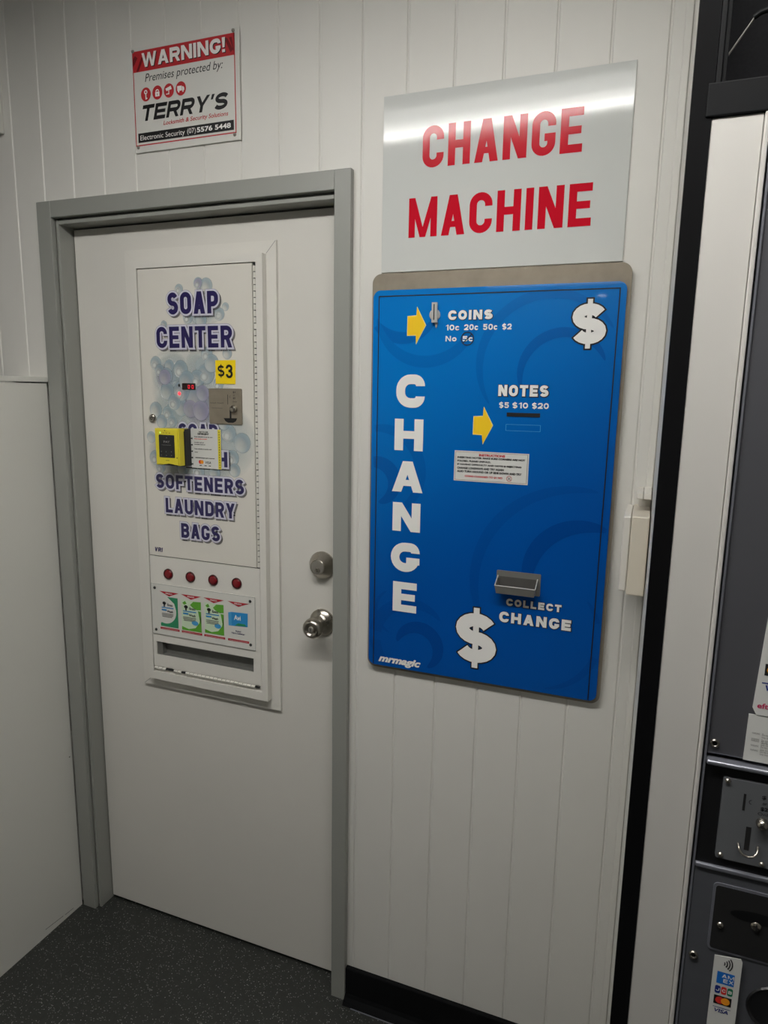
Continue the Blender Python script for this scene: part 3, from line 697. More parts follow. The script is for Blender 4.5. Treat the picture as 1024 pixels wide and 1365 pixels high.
# $3 sticker, card reader with its instruction card
st = link('price_sticker', (lambda b: (prism(b, [(0.0405, 1.6150), (0.0980, 1.6148), (0.0998, 1.6730), (0.0412, 1.6722)], YF-0.0014, YF-0.0009), b)[1])(nb()), m_ysign, origin=(0.07, YF-0.0009, 1.644))
tag(st, 'square yellow sticker reading $3 above the steel coin plate', 'sticker')
b = nb(); word(b, '$', .0475, .0675, 1.6330, 1.6600, .0052, YF-0.0018); word(b, '3', .0715, .0915, 1.6290, 1.6620, .0060, YF-0.0018, R=.009)
link('price_lettering', b, m_ink, st)
cr = thing('card_reader', (-0.06, YF, 1.403), 'yellow card reader with dark touch screen below the round lock', 'card reader')
b = nb()
pr = [(-0.1136, 1.5015), (-0.0400, 1.5020), (-0.0390, 1.4085)] + [(-0.044-0.052*k/8, 1.4085+0.0045*math.sin(math.pi*k/8)) for k in range(9)] + [(-0.1115, 1.4085)]
prism(b, pr, -0.032, -0.010)
bmesh.ops.bevel(b, geom=[e for e in b.edges if abs((e.verts[0].co-e.verts[1].co).y) < 1e-6 and e.verts[0].co.y < -.031], offset=0.003, segments=3, affect='EDGES')
link('reader_body', b, m_yellow, cr)
b = nb(); box(b, -0.1120, -0.0378, -0.0098, YF-0.0022, 1.4050, 1.5008, bev=.002); link('reader_base', b, m_black, cr)
b = nb(); prism(b, [(-.0396, 1.5015), (-.0384, 1.5015), (-.0384, 1.4955), (-.0396, 1.4940)], -.012, .004); link('reader_lug', b, m_yellow, cr)
sc_ = link('reader_screen', (lambda b: (prism(b, rrect(-0.0995, -0.0516, 1.4282, 1.4858, .002, 4), -0.0326, -0.031), b)[1])(nb()), m_screen, cr)
b = nb(); ftext(b, 'PAY', -.0845, -.0655, 1.4655, 1.4710, -.0330, bold=.02)
for i in range(3):
    for j in range(2): poly(b, circ(-.0925+.0155*i, 1.4435-.0095*j, .0013, 8), -.0330)
poly(b, [(-.0760, 1.4775), (-.0735, 1.4775), (-.0748, 1.4810)], -.0330); poly(b, [(-.091, 1.4600), (-.062, 1.4600), (-.062, 1.4606), (-.091, 1.4606)], -.0330)
link('screen_icons', b, m_grayink, sc_)
b = nb(); poly(b, circ(-.0805, 1.4965, .0014, 10), -.0326)
for i in range(3): poly(b, [(-.0865+.009*i, 1.4902), (-.0815+.009*i, 1.4902), (-.0815+.009*i, 1.4912), (-.0865+.009*i, 1.4912)], -.0326)
poly(b, [(-.080, 1.4205), (-.069, 1.4205), (-.069, 1.4215), (-.080, 1.4215)], -.0326); poly(b, [(-.0465, 1.4275), (-.0435, 1.4275), (-.0435, 1.4300), (-.0465, 1.4300)], -.0326)
link('body_marks', b, m_ink, cr)
link('status_light', pl(circ(-.0945, 1.4910, .0020, 12), -.0326), m_ledgreen, cr)
ic = link('instruction_card', (lambda b: (prism(b, rrect(-0.0375, 0.0532, 1.4005, 1.5013, .0012, 3), YF-0.0042, YF-0.0024), b)[1])(nb()), m_paper, origin=(0.0, YF-0.0024, 1.4005))
tag(ic, 'white printed payment card with yellow edge beside the yellow card reader', 'instruction card')
yi = YF-0.0046
link('yellow_edge', flat((.0445, .0532, 1.4007, 1.5011), y=yi), m_yellow, ic)
b = nb()
for k in range(15): poly(b, [(.0480, 1.4035+.0064*k), (.0500, 1.4035+.0064*k), (.0500, 1.4066+.0064*k), (.0480, 1.4066+.0064*k)], yi-.0002)
link('edge_print', b, m_ink, ic)
b = nb()
for k in range(5): poly(b, [(-.0375, 1.4090+.0165*k), (-.0322, 1.4075+.0165*k), (-.0322, 1.4125+.0165*k), (-.0375, 1.4110+.0165*k)], yi)
ftext(b, 'TAP TO USE', -.0135, .0155, 1.4918, 1.4952, yi, bold=.05); ftext(b, 'DETERGENT', -.0160, .0180, 1.4858, 1.4908, yi, bold=.06)
for x1, z in ((.0290, 1.4790), (.0020, 1.4645), (.0060, 1.4595), (.0250, 1.4480), (-.0170, 1.4395)): ftext(b, 'Press selection to pay by card', -.0270, x1, z, z+.0030, yi, bold=.07)
ftext(b, 'MINIMUM charges apply to payments', -.0250, .0340, 1.4253, 1.4282, yi, bold=.07)
ftext(b, 'VISA', .0050, .0225, 1.4125, 1.4190, yi, bold=.02, shear=.2)
for x in (-.0130, .0020, .0150): poly(b, [(x, 1.4065), (x+.007, 1.4065), (x+.007, 1.4085), (x, 1.4085)], yi)
link('card_print', b, m_ink, ic)
link('red_print', F('Wait for the light to turn green', -.0270, .0120, 1.4738, 1.4768, yi, bold=.07), m_lred, ic)
link('card_logo', pl(circ(-.0105, 1.4165, .0050, 16), yi), m_lred, ic); link('card_logo', pl(circ(-.0050, 1.4165, .0050, 16), yi-.0002), m_lorange, ic)

# ================================================================== CHANGE MACHINE
cm = thing('change_machine', (0.74, 0.0, 0.962), 'large blue change machine panel on a steel backing, big white dollar signs', 'change machine')
YB = -0.018
b = nb(); prism(b, rrect(0.4745, 1.0072, 0.9560, 1.8530, 0.020, 8), -0.013, 0.0); link('steel_backing', b, m_steel, cm)
b = nb(); prism(b, rrect(0.4790, 1.0003, 0.9635, 1.8180, 0.016, 8), YB, -0.013); fp = link('front_panel', b, m_blue, cm)
y1 = YB-0.0003
# swirls
b = nb(); b2 = nb(); _k = [0]
def sy(): _k[0] += 1; return y1-_k[0]*0.00002
def cl_ring(bm, cx, cz, r0, r1, a0, a1, y):
    n = 60
    for i in range(n):
        p, q = math.radians(a0+(a1-a0)*i/n), math.radians(a0+(a1-a0)*(i+1)/n)
        f0, f1 = math.sin(math.pi*i/n)**.5, math.sin(math.pi*(i+1)/n)**.5
        rm, d = (r0+r1)/2, (r1-r0)/2
        Q = [(cx+(rm-d*f0)*math.cos(p), cz+(rm-d*f0)*math.sin(p)), (cx+(rm+d*f0)*math.cos(p), cz+(rm+d*f0)*math.sin(p)), (cx+(rm+d*f1)*math.cos(q), cz+(rm+d*f1)*math.sin(q)), (cx+(rm-d*f1)*math.cos(q), cz+(rm-d*f1)*math.sin(q))]
        if all(.481 < x < .9985 and .966 < z < 1.816 for x, z in Q):
            try: poly(bm, Q, y)
            except ValueError: pass
cl_ring(b, .50, 1.425, .085, .110, -70, 120, sy()); cl_ring(b2, .49, 1.40, .030, .062, -80, 140, sy())
cl_ring(b, .585, 1.035, .075, .105, 40, 260, sy()); cl_ring(b2, .60, 1.02, .035, .065, -60, 170, sy()); cl_ring(b, .55, 1.10, .05, .06, 120, 250, sy())
cl_ring(b2, .96, 1.22, .10, .135, 70, 200, sy()); cl_ring(b, .94, 1.20, .20, .225, 80, 210, sy()); cl_ring(b, .87, 1.10, .12, .135, -80, 40, sy())
cl_ring(b, .86, 1.66, .13, .150, 30, 215, sy()); cl_ring(b2, .89, 1.64, .075, .095, 20, 200, sy()); cl_ring(b2, .55, 1.80, .07, .095, 200, 330, sy()); cl_ring(b, .60, 1.78, .10, .125, 190, 350, sy())
link('swirl_print', b, m_swirl, fp); link('deep_swirl_print', b2, m_swirl2, fp)
y2 = YB-0.0007; y3 = YB-0.0011
k = .0011; b = nb()
for q in ([(.4915, 1.8042), (.9868, 1.8042), (.9868, 1.8064), (.4915, 1.8064)], [(.4905, .9665), (.4926, .9665), (.4936, 1.8064), (.4915, 1.8064)], [(.9830, .9655), (.9851, .9655), (.9890, 1.8064), (.9868, 1.8064)]): poly(b, q, y2)
link('border_line', b, m_ink, fp)
for s, x0, x1, z0, z1 in (('C', .5365, .6022, 1.5692, 1.6405), ('H', .5345, .6010, 1.4752, 1.5446), ('A', .5308, .6030, 1.3825, 1.4515), ('N', .5335, .5995, 1.2925, 1.3582), ('G', .5312, .6003, 1.1985, 1.2665), ('E', .5379, .5956, 1.1030, 1.1738)):
    link('lettering', W(s, x0, x1, z0, z1, .0205, y3, tb=.0170), m_white, fp)
def blk(s, x0, x1, z0, z1, t, gap=.2, o=.0011, **kk):
    p = link('lettering', W(s, x0, x1, z0, z1, t, y3, gap=gap, **kk), m_white, fp)
    if o: link('lettering_edge', W(s, x0+.0005, x1+.0005, z0-.0004, z1-.0004, t, y2, o=o, gap=gap, **kk), m_ink, p)
blk('COINS', .6490, .7434, 1.7530, 1.7722, .0058, gap=.22, o=.0010)
blk('10c', .6443, .6735, 1.7318, 1.7435, .0027, gap=.2, o=0); blk('20c', .6843, .7138, 1.7318, 1.7435, .0027, gap=.2, o=0)
blk('50c', .7245, .7540, 1.7318, 1.7435, .0027, gap=.2, o=0); blk('$2', .7640, .7834, 1.7318, 1.7433, .0027, gap=.2, o=0)
blk('No', .6448, .6688, 1.7094, 1.7206, .0027, gap=.2, o=0); blk('5c', .6817, .7032, 1.7092, 1.7200, .0027, gap=.2, o=0)
b = ring(.6921, 1.7146, .0122, .0140, y3-.0003); d = .0090
poly(b, [(.6921-d-.0007, 1.7146-d+.0007), (.6921-d+.0007, 1.7146-d-.0007), (.6921+d+.0007, 1.7146+d-.0007), (.6921+d-.0007, 1.7146+d+.0007)], y3-.0003)
link('prohibition_mark', b, m_ink, fp)
blk('NOTES', .7622, .8648, 1.5980, 1.6210, .0062, gap=.2, o=.0013)
blk('$5', .7650, .7857, 1.5738, 1.5855, .0027, o=0); blk('$10', .7928, .8250, 1.5738, 1.5855, .0027, o=0); blk('$20', .8330, .8667, 1.5738, 1.5855, .0027, o=0)
blk('COLLECT', .8007, .9175, 1.1500, 1.1660, .0046, gap=.26, o=.0010)
blk('CHANGE', .7870, .9394, 1.1115, 1.1352, .0068, gap=.24, o=.0013)
for x0, x1, z0, z1, t in ((.9020, .9672, 1.7015, 1.7785, .0215), (.6900, .7830, 1.0080, 1.1230, .0300)):
    h = z1-z0
    p = link('dollar_sign', W('$', x0, x1, z0, z1, t, y3, R=.03), m_white, fp)
    link('dollar_edge', W('$', x0, x1, z0, z1, t, y2, o=.0030 if t < .025 else .0028, R=.03), m_ink, p)
b = nb(); ftext(b, 'mrmagic', .5045, .6100, .9680, .9905, y3, bold=.045, shear=.35)
link('maker_lettering', b, m_white, fp)
b = nb()
def arrow(pts):
    c_ = Vector((sum(p[0] for p in pts)/7, sum(p[1] for p in pts)/7))
    p = link('arrow', pl(pts, y3), m_arrow, fp)
    link('arrow_edge', pl([tuple(Vector(q)+(Vector(q)-c_).normalized()*.0016) for q in pts], y2), m_ysoft, p)
m_ysoft = mat('printed_pale_yellow', srgb(240, 236, 180), 0.35, var=0.02)
arrow([(.5594, 1.7620), (.5788, 1.7628), (.5796, 1.7808), (.5994, 1.7434), (.5790, 1.7050), (.5784, 1.7236), (.5593, 1.7230)])
arrow([(.7126, 1.5540), (.7319, 1.5548), (.7330, 1.5740), (.7529, 1.5369), (.7336, 1.4975), (.7313, 1.5170), (.7124, 1.5175)])
# coin entry: round collar with an upright slotted tongue
b = nb(); lathe_y(b, .6196, 1.7642, [(0.0, -.004), (.0100, -.004), (.0117, -.0025), (.0120, 0.0)], n=28, y0=YB); ce = link('coin_entry', b, m_cuprim, fp)
b = nb(); prism(b, [(.6150, 1.7480), (.6268, 1.7480), (.6262, 1.7888), (.6148, 1.7888)], YB-.009, YB-.003); prism(b, [(.6205, 1.7480), (.6265, 1.7480), (.6252, 1.7400), (.6235, 1.7370), (.6220, 1.7420)], YB-.0035, YB-.0005)
link('slot_tongue', b, m_cuprim, ce)
link('coin_slot', flat((.6190, .6212, 1.7530, 1.7852), y=YB-.0094), m_dark, ce)
# note entry
link('note_slot', bx(.7820, .8502, YB-.0012, YB, 1.5566, 1.5645), m_dark, fp)
b = nb(); x0, x1, z0, z1, k = .7812, .8528, 1.5270, 1.5405, .0004
for q in ([(x0, z0), (x1, z0), (x1, z0+k*1.6), (x0, z0+k*1.6)], [(x0, z1-k*1.6), (x1, z1-k*1.6), (x1, z1), (x0, z1)], [(x0, z0), (x0+k*2, z0), (x0+k*2, z1), (x0, z1)], [(x1-k*2, z0), (x1, z0), (x1, z1), (x1-k*2, z1)]): poly(b, q, y2)
link('note_guide_line', b, m_sky, fp)
# change cup
b = nb(); prism(b, rrect(.7770, .8712, 1.1790, 1.2272, .002, 3), YB-.002, YB); cup = link('change_cup', b, m_cup, fp)
def cup_bowl():
    b = nb(); x0, x1, th = .7795, .8655, .0020; yb, yf = YB-.002, YB-.032; zb, zf, z0 = 1.2150, 1.2000, 1.1830
    def shell(x0, x1, yb, yf, zb, zf, z0, tp):
        return [b.verts.new(p) for p in ((x0, yb, zb), (x0, yf, zf), (x1, yf, zf), (x1, yb, zb), (x0+tp, yb, z0), (x0+tp, yf+.004, z0), (x1-tp, yf+.004, z0), (x1-tp, yb, z0))]
    o = shell(x0, x1, yb, yf, zb, zf, z0, .003); i = shell(x0+th, x1-th, yb, yf+th, zb, zf, z0+th, .003)
    for k in range(3):
        b.faces.new((o[k], o[k+1], o[k+5], o[k+4])); b.faces.new((i[k+1], i[k], i[k+4], i[k+5])); b.faces.new((o[k+1], o[k], i[k], i[k+1]))
    b.faces.new(o[4:8]); b.faces.new(i[4:8][::-1])
    return b
link('cup_bowl', cup_bowl(), m_cup, cup)
b = nb(); q = [(.7800, YB-.002, 1.2158), (.7800, YB-.0315, 1.2008), (.8650, YB-.0315, 1.2008), (.8650, YB-.002, 1.2158)]
for a_, c_ in zip(q, q[1:]): tube(b, [a_, c_], .0011, 8)
link('cup_rim', b, m_cuprim, cup)
link('cup_recess_shade', flat((.7830, .8620, 1.1900, 1.2145), y=YB-.0023), m_recess, cup)  # flat patch of darker zinc painting the shade inside the cup
# instruction sticker
ins = link('instruction_sticker', (lambda b: (prism(b, [(.6732, 1.4160), (.8327, 1.4155), (.8328, 1.4806), (.6734, 1.4811)], y1-.0006, y1), b)[1])(nb()), m_paper, origin=(.753, y1, 1.448))
tag(ins, 'white instructions sticker with red heading below the note slot on the blue panel', 'sticker')
yi = y1-.0009
b = nb(); x0, x1, z0, z1, k = .6757, .8303, 1.4180, 1.4787, .0005
for q in ([(x0, z0), (x1, z0), (x1, z0+k), (x0, z0+k)], [(x0, z1-k), (x1, z1-k), (x1, z1), (x0, z1)], [(x0, z0), (x0+k, z0), (x0+k, z1), (x0, z1)], [(x1-k*1.4, z0), (x1, z0), (x1, z1), (x1-k*1.4, z1)]): poly(b, q, yi)
for s, x1, z in (('INSERTING NOTES, MAKE SURE CORNERS ARE NOT', .8253, 1.4640), ('FOLDED, PLEASE UNFOLD.', .7531, 1.4565), ('IF HAVING DIFFICULTY AND NOTE IS REJECTING', .8182, 1.4490), ('CHANGE LONGWAYS AND TRY AGAIN', .7816, 1.4417), ('ALSO TURN AROUND OR UP SIDE DOWN AND TRY', .8194, 1.4345)):
    ftext(b, s, .6800, x1, z, z+.0048, yi, bold=.06)
link('sticker_print', b, m_ink, ins)
b = F('INSTRUCTIONS', .7270, .7831, 1.4706, 1.4758, yi, bold=.06); ftext(b, 'COINS CHANGED TO $1 NO', .6975, .7795, 1.4243, 1.4290, yi, bold=.05)
ring(.7935, 1.4266, .0050, .0059, yi, n=24, bm=b)
link('red_sticker_print', b, m_wred, ins)
b = nb()
for s in (1, -1): poly(b, [(.7935-.0035-.0004, 1.4266-s*.003), (.7935-.0035+.0006, 1.4266-s*.003), (.7935+.0035+.0004, 1.4266+s*.003), (.7935+.0035-.0006, 1.4266+s*.003)], yi-.0002)
link('cross_print', b, m_ink, ins)

# ================================================================== SIGNS
sg = link('wall_sign', bx(.4907, .9873, -.004, 0.0, 1.8568, 2.2075, bev=.0006), m_sign, origin=(.739, 0, 1.8568))
tag(sg, 'glossy white sign with red words CHANGE MACHINE above the blue panel', 'sign')
link('lettering', W('CHANGE', .5785, .8985, 2.0600, 2.1400, .0152, -.0044, gap=.2, tb=.0150), m_red, sg)
link('lettering', W('MACHINE', .5515, .9235, 1.9250, 2.0035, .0152, -.0044, gap=.2, tb=.0150), m_red, sg)

wsn = link('warning_sign', bx(-.1568, .1418, -.005, 0.0, 2.1625, 2.3950, bev=.0008), m_board, origin=(0, 0, 2.1625))
tag(wsn, 'white security warning sign with red header screwed to the boards above the door', 'sign')
ys = -.0053
b = nb()
for q in ([(-.1538, 2.3398), (.1290, 2.3392), (.1308, 2.3838), (-.1540, 2.3850)],): poly(b, q, ys)
for q in ([(-.1538, 2.1775), (-.1515, 2.1775), (-.1515, 2.3400), (-.1538, 2.3400)], [(.1288, 2.1775), (.1312, 2.1775), (.1308, 2.3838), (.1286, 2.3838)], [(-.1538, 2.1772), (.1312, 2.1772), (.1312, 2.1797), (-.1538, 2.1797)]): poly(b, q, ys)
link('red_header', b, m_wred, wsn)
b = nb()
for x in (-.1530, -.1440): poly(b, [(x, 2.3410), (x+.007, 2.3410), (x+.024, 2.3700), (x+.0165, 2.3700)] if x > -.15 else [(x, 2.3500), (x+.0145, 2.3700), (x+.007, 2.3760), (x, 2.3680)], ys-.0002)
for x in (.1040, .1160): poly(b, [(x, 2.3760), (x+.0075, 2.3760), (min(x+.023, .1285), 2.3500), (min(x+.0155, .1285), 2.3450)], ys-.0002)
link('header_stripes', b, m_dred, wsn)
p = link('warning_lettering', W('WARNING!', -.1265, .1060, 2.3480, 2.3785, .0078, ys-.0006, gap=.12, tb=.0066), m_white, wsn)
link('lettering_shadow_print', W('WARNING!', -.1245, .1080, 2.3462, 2.3767, .0078, ys-.0004, gap=.12, tb=.0066), m_ink, p)
link('sign_print', F('Premises protected by:', -.1195, .0985, 2.3105, 2.3335, ys, shear=.25), m_ink, wsn)
link('name_lettering', W("TERRY'S", -.1372, .1152, 2.2312, 2.2660, .0082, ys, gap=.10, shear=.27, R=.008), m_ink, wsn)
link('red_print', F('Locksmith & Security Solutions', -.0708, .1100, 2.2135, 2.2258, ys, bold=.012, shear=.2), m_wred, wsn)
bb = link('phone_bar', flat((-.1460, .1245, 2.1845, 2.2056), y=ys), m_ink, wsn)
b = F('Electronic Security', -.1400, -.0105, 2.1860, 2.2005, ys-.0002); ftext(b, '(07)', -.0035, .0205, 2.1868, 2.2012, ys-.0002); ftext(b, '5576 5448', .0235, .1165, 2.1895, 2.2008, ys-.0002, bold=.03)
link('phone_lettering', b, m_white, bb)
b = nb(); b2 = nb(); CX = (-.1185, -.0849, -.0518, -.0178); cz = 2.2890
for x in CX: poly(b, circ(x, cz, .0144, 28, .0152), ys)
y_ = ys-.0003; x = CX[0]; ring(x, cz+.0050, .0022, .0048, y_, n=16, bm=b2); poly(b2, [(x-.0014, cz-.011), (x+.0014, cz-.011), (x+.0014, cz+.002), (x-.0014, cz+.002)], y_); poly(b2, [(x+.001, cz-.010), (x+.004, cz-.010), (x+.004, cz-.0075), (x+.001, cz-.0075)], y_)
x = CX[1]; poly(b2, [(x-.0062, cz-.0085), (x+.0062, cz-.0085), (x+.0062, cz+.0015), (x-.0062, cz+.0015)], y_); ring(x, cz+.0020, .0030, .0050, y_, 0, 180, 14, b2)
x = CX[2]; poly(b2, [(x-.0095, cz+.0050), (x+.0060, cz+.0095), (x+.0085, cz+.0020), (x-.0070, cz-.0005)], y_); poly(b2, [(x-.001, cz+.000), (x+.001, cz+.001), (x+.001, cz-.008), (x-.008, cz-.008), (x-.008, cz-.006), (x-.001, cz-.006)], y_)
x = CX[3]; poly(b2, [(x-.0100, cz-.0045), (x+.0030, cz-.0045), (x+.0030, cz+.0060), (x-.0100, cz+.0060)], y_); poly(b2, [(x+.0038, cz-.0045), (x+.0100, cz-.0045), (x+.0100, cz+.0005), (x+.0070, cz+.0040), (x+.0038, cz+.0040)], y_)
for q in (-.006, .006): poly(b2, circ(x+q, cz-.0060, .0022, 10), y_)
ib = link('icon_discs', b, m_wred, wsn); link('icon_symbols', b2, m_white, ib)
b = nb()
poly(b, [(CX[1]-.0009, cz-.0060), (CX[1]+.0009, cz-.0060), (CX[1]+.0009, cz-.0020), (CX[1]-.0009, cz-.0020)], y_-.0002); link('keyhole_print', b, m_wred, ib)
for x, z in ((-.1518, 2.3860), (.1272, 2.3885), (-.1472, 2.1748), (.1262, 2.1742)):
    b = nb(); lathe_y(b, x, z, [(0.0, -.0030), (.0030, -.0026), (.0042, 0)], n=16, y0=-.005); link('screw', b, m_dnickel, wsn, smooth=True)
lb = link('switchboard_cover', bx(-.90, -.5862, -.022, 0.0, 2.2534, 2.56, bev=.003), m_board, origin=(-.74, 0, 2.2534))
tag(lb, 'white wall box whose lower corner shows at the upper left edge', 'box')

# ================================================================== POWER BOX on the wall at the right
pb = thing('outlet_box', (1.07, 0, 1.243), 'cream plastic box on the wall between blue panel and black frame', 'box')
link('box_cover', bx(1.0437, 1.0745, -.160, -.002, 1.2435, 1.3900, bev=.003, seg=3), m_cream, pb)
link('box_side', bx(1.0298, 1.0432, -.154, 0.0, 1.2485, 1.3880, bev=.003, seg=3), m_cbox, pb)
b = nb(); box(b, 1.0480, 1.0598, -.100, 0.0, 1.4136, 1.4250, bev=.0015); box(b, 1.0606, 1.0745, -.100, 0.0, 1.4136, 1.4250, bev=.0015)
link('upper_lid', b, m_cbox, pb)
b = nb(); box(b, 1.052, 1.0745, -.03, 0.0, 1.385, 1.42); link('lid_bracket', b, m_cbox, pb)

# ================================================================== BLACK FRAME, FILLER PANEL AND DRYER at the right
YD = -0.56
bm = nb()
box(bm, 1.0755, 1.0975, YD, YD+.045, 0.0, 2.6)
link_stile = link('trim_3', bm, m_stripblk); struct(link_stile)
bm = nb()
box(bm, 1.0980, 1.0995+.004, YD-.001, YD+.045, 1.905, 2.6, bev=.001)
box(bm, 1.0910, 1.7, YD-.002, YD+.045, 1.9045, 1.9390, bev=.0015)
box(bm, 1.1035, 1.1085, YD+.004, YD+.05, 1.935, 2.6, bev=.001)
struct(link('trim_6', bm, m_blackal))
struct(link('wall_enclosure', bx(1.0765, 1.0965, YD+.045, -.001, 0, 2.6), m_part))
# filler panel: face, ridge and lip
bm = nb()
box(bm, 1.0975, 1.1490, YD+.001, YD+.03, 0.0, 1.9040, bev=.0012)
box(bm, 1.1495, 1.1548, YD-.003, YD+.03, 0.0, 1.9040, bev=.0015)
struct(link('trim_7', bm, m_pillar))
sp = thing('air_grille', (1.4, YD+.1, 1.94), 'dark mesh opening in black frame at the top right corner', 'grille')
link('mesh_panel', bx(1.1090, 1.69, YD+.10, YD+.104, 1.9395, 2.59), m_mesh, sp)
b = nb(); tube(b, [(1.1089, YD+.03, 1.9760), (1.1220, YD+.02, 1.9920), (1.1318, YD+.01, 2.0035)], .0011, 8); link('pale_wire', b, m_rod, sp)
b = nb(); tube(b, [(1.1300, YD+.012, 2.0030), (1.136, YD+.01, 2.0060), (1.145, YD+.01, 2.0080), (1.160, YD+.012, 2.0085)], .0028, 10); link('wire_clip', b, m_blackal, sp)
b = nb(); tube(b, [(1.1089, YD+.07, 1.9560), (1.1150, YD+.07, 1.9480), (1.1200, YD+.07, 1.9410)], .0012, 8); link('cloth_seam', b, m_blackal, sp)

dr = thing('tumble_dryer', (1.45, -.25, 0.0), 'stainless coin operated dryer cut off by the right edge of the frame', 'dryer')
DX0, DX1 = 1.1570, 1.76
link('dryer_cabinet', bx(DX0+.002, DX1, YD+.012, -.01, 0.0, 1.9035), m_black, dr)
up_ = link('upper_panel', bx(1.1600, DX1, YD+.002, YD+.012, 1.1650, 1.9030, bev=.0015), m_dpanel, dr)
link('edge_strip', bx(DX0, 1.1597, YD-.001, YD+.012, 0.0, 1.9030, bev=.0006), m_rail, dr)
link('steel_rail', bx(1.1600, DX1, YD-.008, YD+.012, 1.1535, 1.1600, bev=.0025, seg=3), m_rail, dr)
cb = link('coin_box_front', bx(1.1600, DX1, YD+.001, YD+.012, 1.0150, 1.1535), m_black, dr)
b = nb(); prism(b, rrect(1.1813, 1.2640, 1.0285, 1.1395, .003, 4), YD-.003, YD+.001); cpl = link('coin_plate', b, m_dplate, cb)
yq = YD-.0034
link('coin_slot', flat((1.2052, 1.2080, 1.1000, 1.1225), y=yq), m_dark, cpl)
link('coin_return', flat((1.2120, 1.2178, 1.0475, 1.0795), y=yq), m_dark, cpl)
b = nb(); tube(b, [(1.2052, yq-.001, 1.0560), (1.2062, yq-.006, 1.0500), (1.2100, yq-.009, 1.0462), (1.2160, yq-.010, 1.0450), (1.2220, yq-.009, 1.0462), (1.2262, yq-.006, 1.0500), (1.2270, yq-.001, 1.0570)], .0014, 10); link('return_loop', b, m_nickel, cpl, smooth=True)
b = nb(); lathe_y(b, 1.2285, 1.0885, [(0, -.010), (.0045, -.009), (.0068, -.005), (.0072, 0)], n=20, y0=yq); link('reject_button', b, m_nickel, cpl, smooth=True)
for x, z in ((1.1862, 1.1350), (1.1872, 1.0332), (1.2560, 1.1350), (1.2337, 1.0328)):
    b = nb(); lathe_y(b, x, z, [(0, -.003), (.0022, -.0025), (.0034, 0)], n=14, y0=YD-.003); link('screw', b, m_nickel, cpl, smooth=True)
b = nb(); ftext(b, '$1', 1.2250, 1.2330, 1.1195, 1.1250, yq, bold=.02); ftext(b, 'or', 1.2265, 1.2310, 1.1125, 1.1155, yq); ftext(b, '$2', 1.2250, 1.2330, 1.1040, 1.1095, yq, bold=.02); ftext(b, 'Only', 1.2225, 1.2370, 1.0970, 1.1020, yq)
ring(1.2145, 1.1130, .0022, .0030, yq, 90, 270, 10, b)
link('plate_lettering', b, m_ink, cpl)
b = nb(); box(b, 1.1600, DX1, YD, YD+.012, 0.30, 1.0150, bev=.0015); lp = link('lower_panel', b, m_dsteel, dr)
link('panel_fold', bx(1.1600, DX1, YD-.003, YD+.004, 1.0085, 1.0150, bev=.002, seg=3), m_rail, lp)
b = nb(); prism(b, rrect(1.1840, 1.42, .8955, .9925, .006, 5), YD-.0015, YD); rb = link('recess_bezel', b, m_rail, lp)
b = nb(); prism(b, rrect(1.1870, 1.417, .8985, .9890, .004, 5), YD-.0022, YD-.001); link('lock_recess', b, m_dark, rb)
b = nb(); poly(b, circ(1.2360, .9560, .030, 24, .008), YD-.0025); link('finger_pull', b, m_blackal, rb)
for x, z, r in ((1.1965, .9340, .0042), (1.2363, .9450, .0062)):
    b = nb(); lathe_y(b, x, z, [(0, -.003), (r*.7, -.0025), (r, 0)], n=18, y0=YD-.0022); s_ = link('lock', b, m_nickel, rb, smooth=True)
    if r > .005: link('keyway', bx(x-.001, x+.001, YD-.0058, YD-.0048, z-.004, z+.004), m_dark, s_)
for x, z, p in ((1.1677, 1.1790, up_), (1.1696, .8790, lp)):
    b = nb(); lathe_y(b, x, z, [(.0028, -.0012), (.0040, -.0030), (.0054, -.0020), (.0058, 0)], n=24, y0=YD+(.002 if z > 1 else 0)); s_ = link('screw', b, m_nickel, p, smooth=True)
    link('screw_socket', pl(circ(x, z, .0028, 12), YD+(.002 if z > 1 else 0)-.0010), m_dark, s_)
b = nb(); lathe_y(b, 1.268, .832, [(0, .0), (.028, -.0005), (.0305, -.002), (.032, 0)], n=32, y0=YD); link('round_window', b, m_black, lp)

# stickers on the dryer
s1 = link('payment_sticker', (lambda b: (prism(b, [(1.1937, .7500), (1.2262, .7500), (1.2263, .8900), (1.2240, .8945), (1.1939, .8905)], YD-.0040, YD-.0032), b)[1])(nb()), m_paper, origin=(1.21, YD-.0032, .82))
tag(s1, 'narrow white payment sticker with wave symbol low on the dryer front', 'sticker')
yk = YD-.0043
b = nb()
for k in range(4): ring(1.2030-.0005*k, .8812+.0005, .0030+.0034*k, .0044+.0034*k, yk, -38, 38, 10, b)
link('wave_symbol', b, m_ink, s1)
bl = link('blue_logo', flat((1.1992, 1.2195, .8515, .8690), y=yk), m_lblue, s1)
b = nb(); word(b, 'AM', 1.2050, 1.2190, .8615, .8665, .0011, yk-.0002); word(b, 'EX', 1.2070, 1.2190, .8545, .8598, .0011, yk-.0002); link('logo_lettering', b, m_white, bl)
for x, m_, ch in ((1.1985, m_lnavy, 'J'), (1.2058, m_lred, 'C'), (1.2131, m_lgrn, 'B')):
    o_ = link('logo_tile', pl(rrect(x, x+.0064, .8365, .8480, .0022, 4), yk), m_, s1); link('logo_lettering', W(ch, x+.0012, x+.0052, .8400, .8445, .0009, yk-.0002), m_white, o_)
o_ = link('logo_tile', flat((1.1985, 1.2192, .8205, .8335), y=yk), m_ink, s1)
link('logo_disc', pl(circ(1.2055, .8270, .0052, 18), yk-.0002), m_lred, o_); link('logo_disc', pl(circ(1.2122, .8270, .0052, 18), yk-.0003), m_lorange, o_)
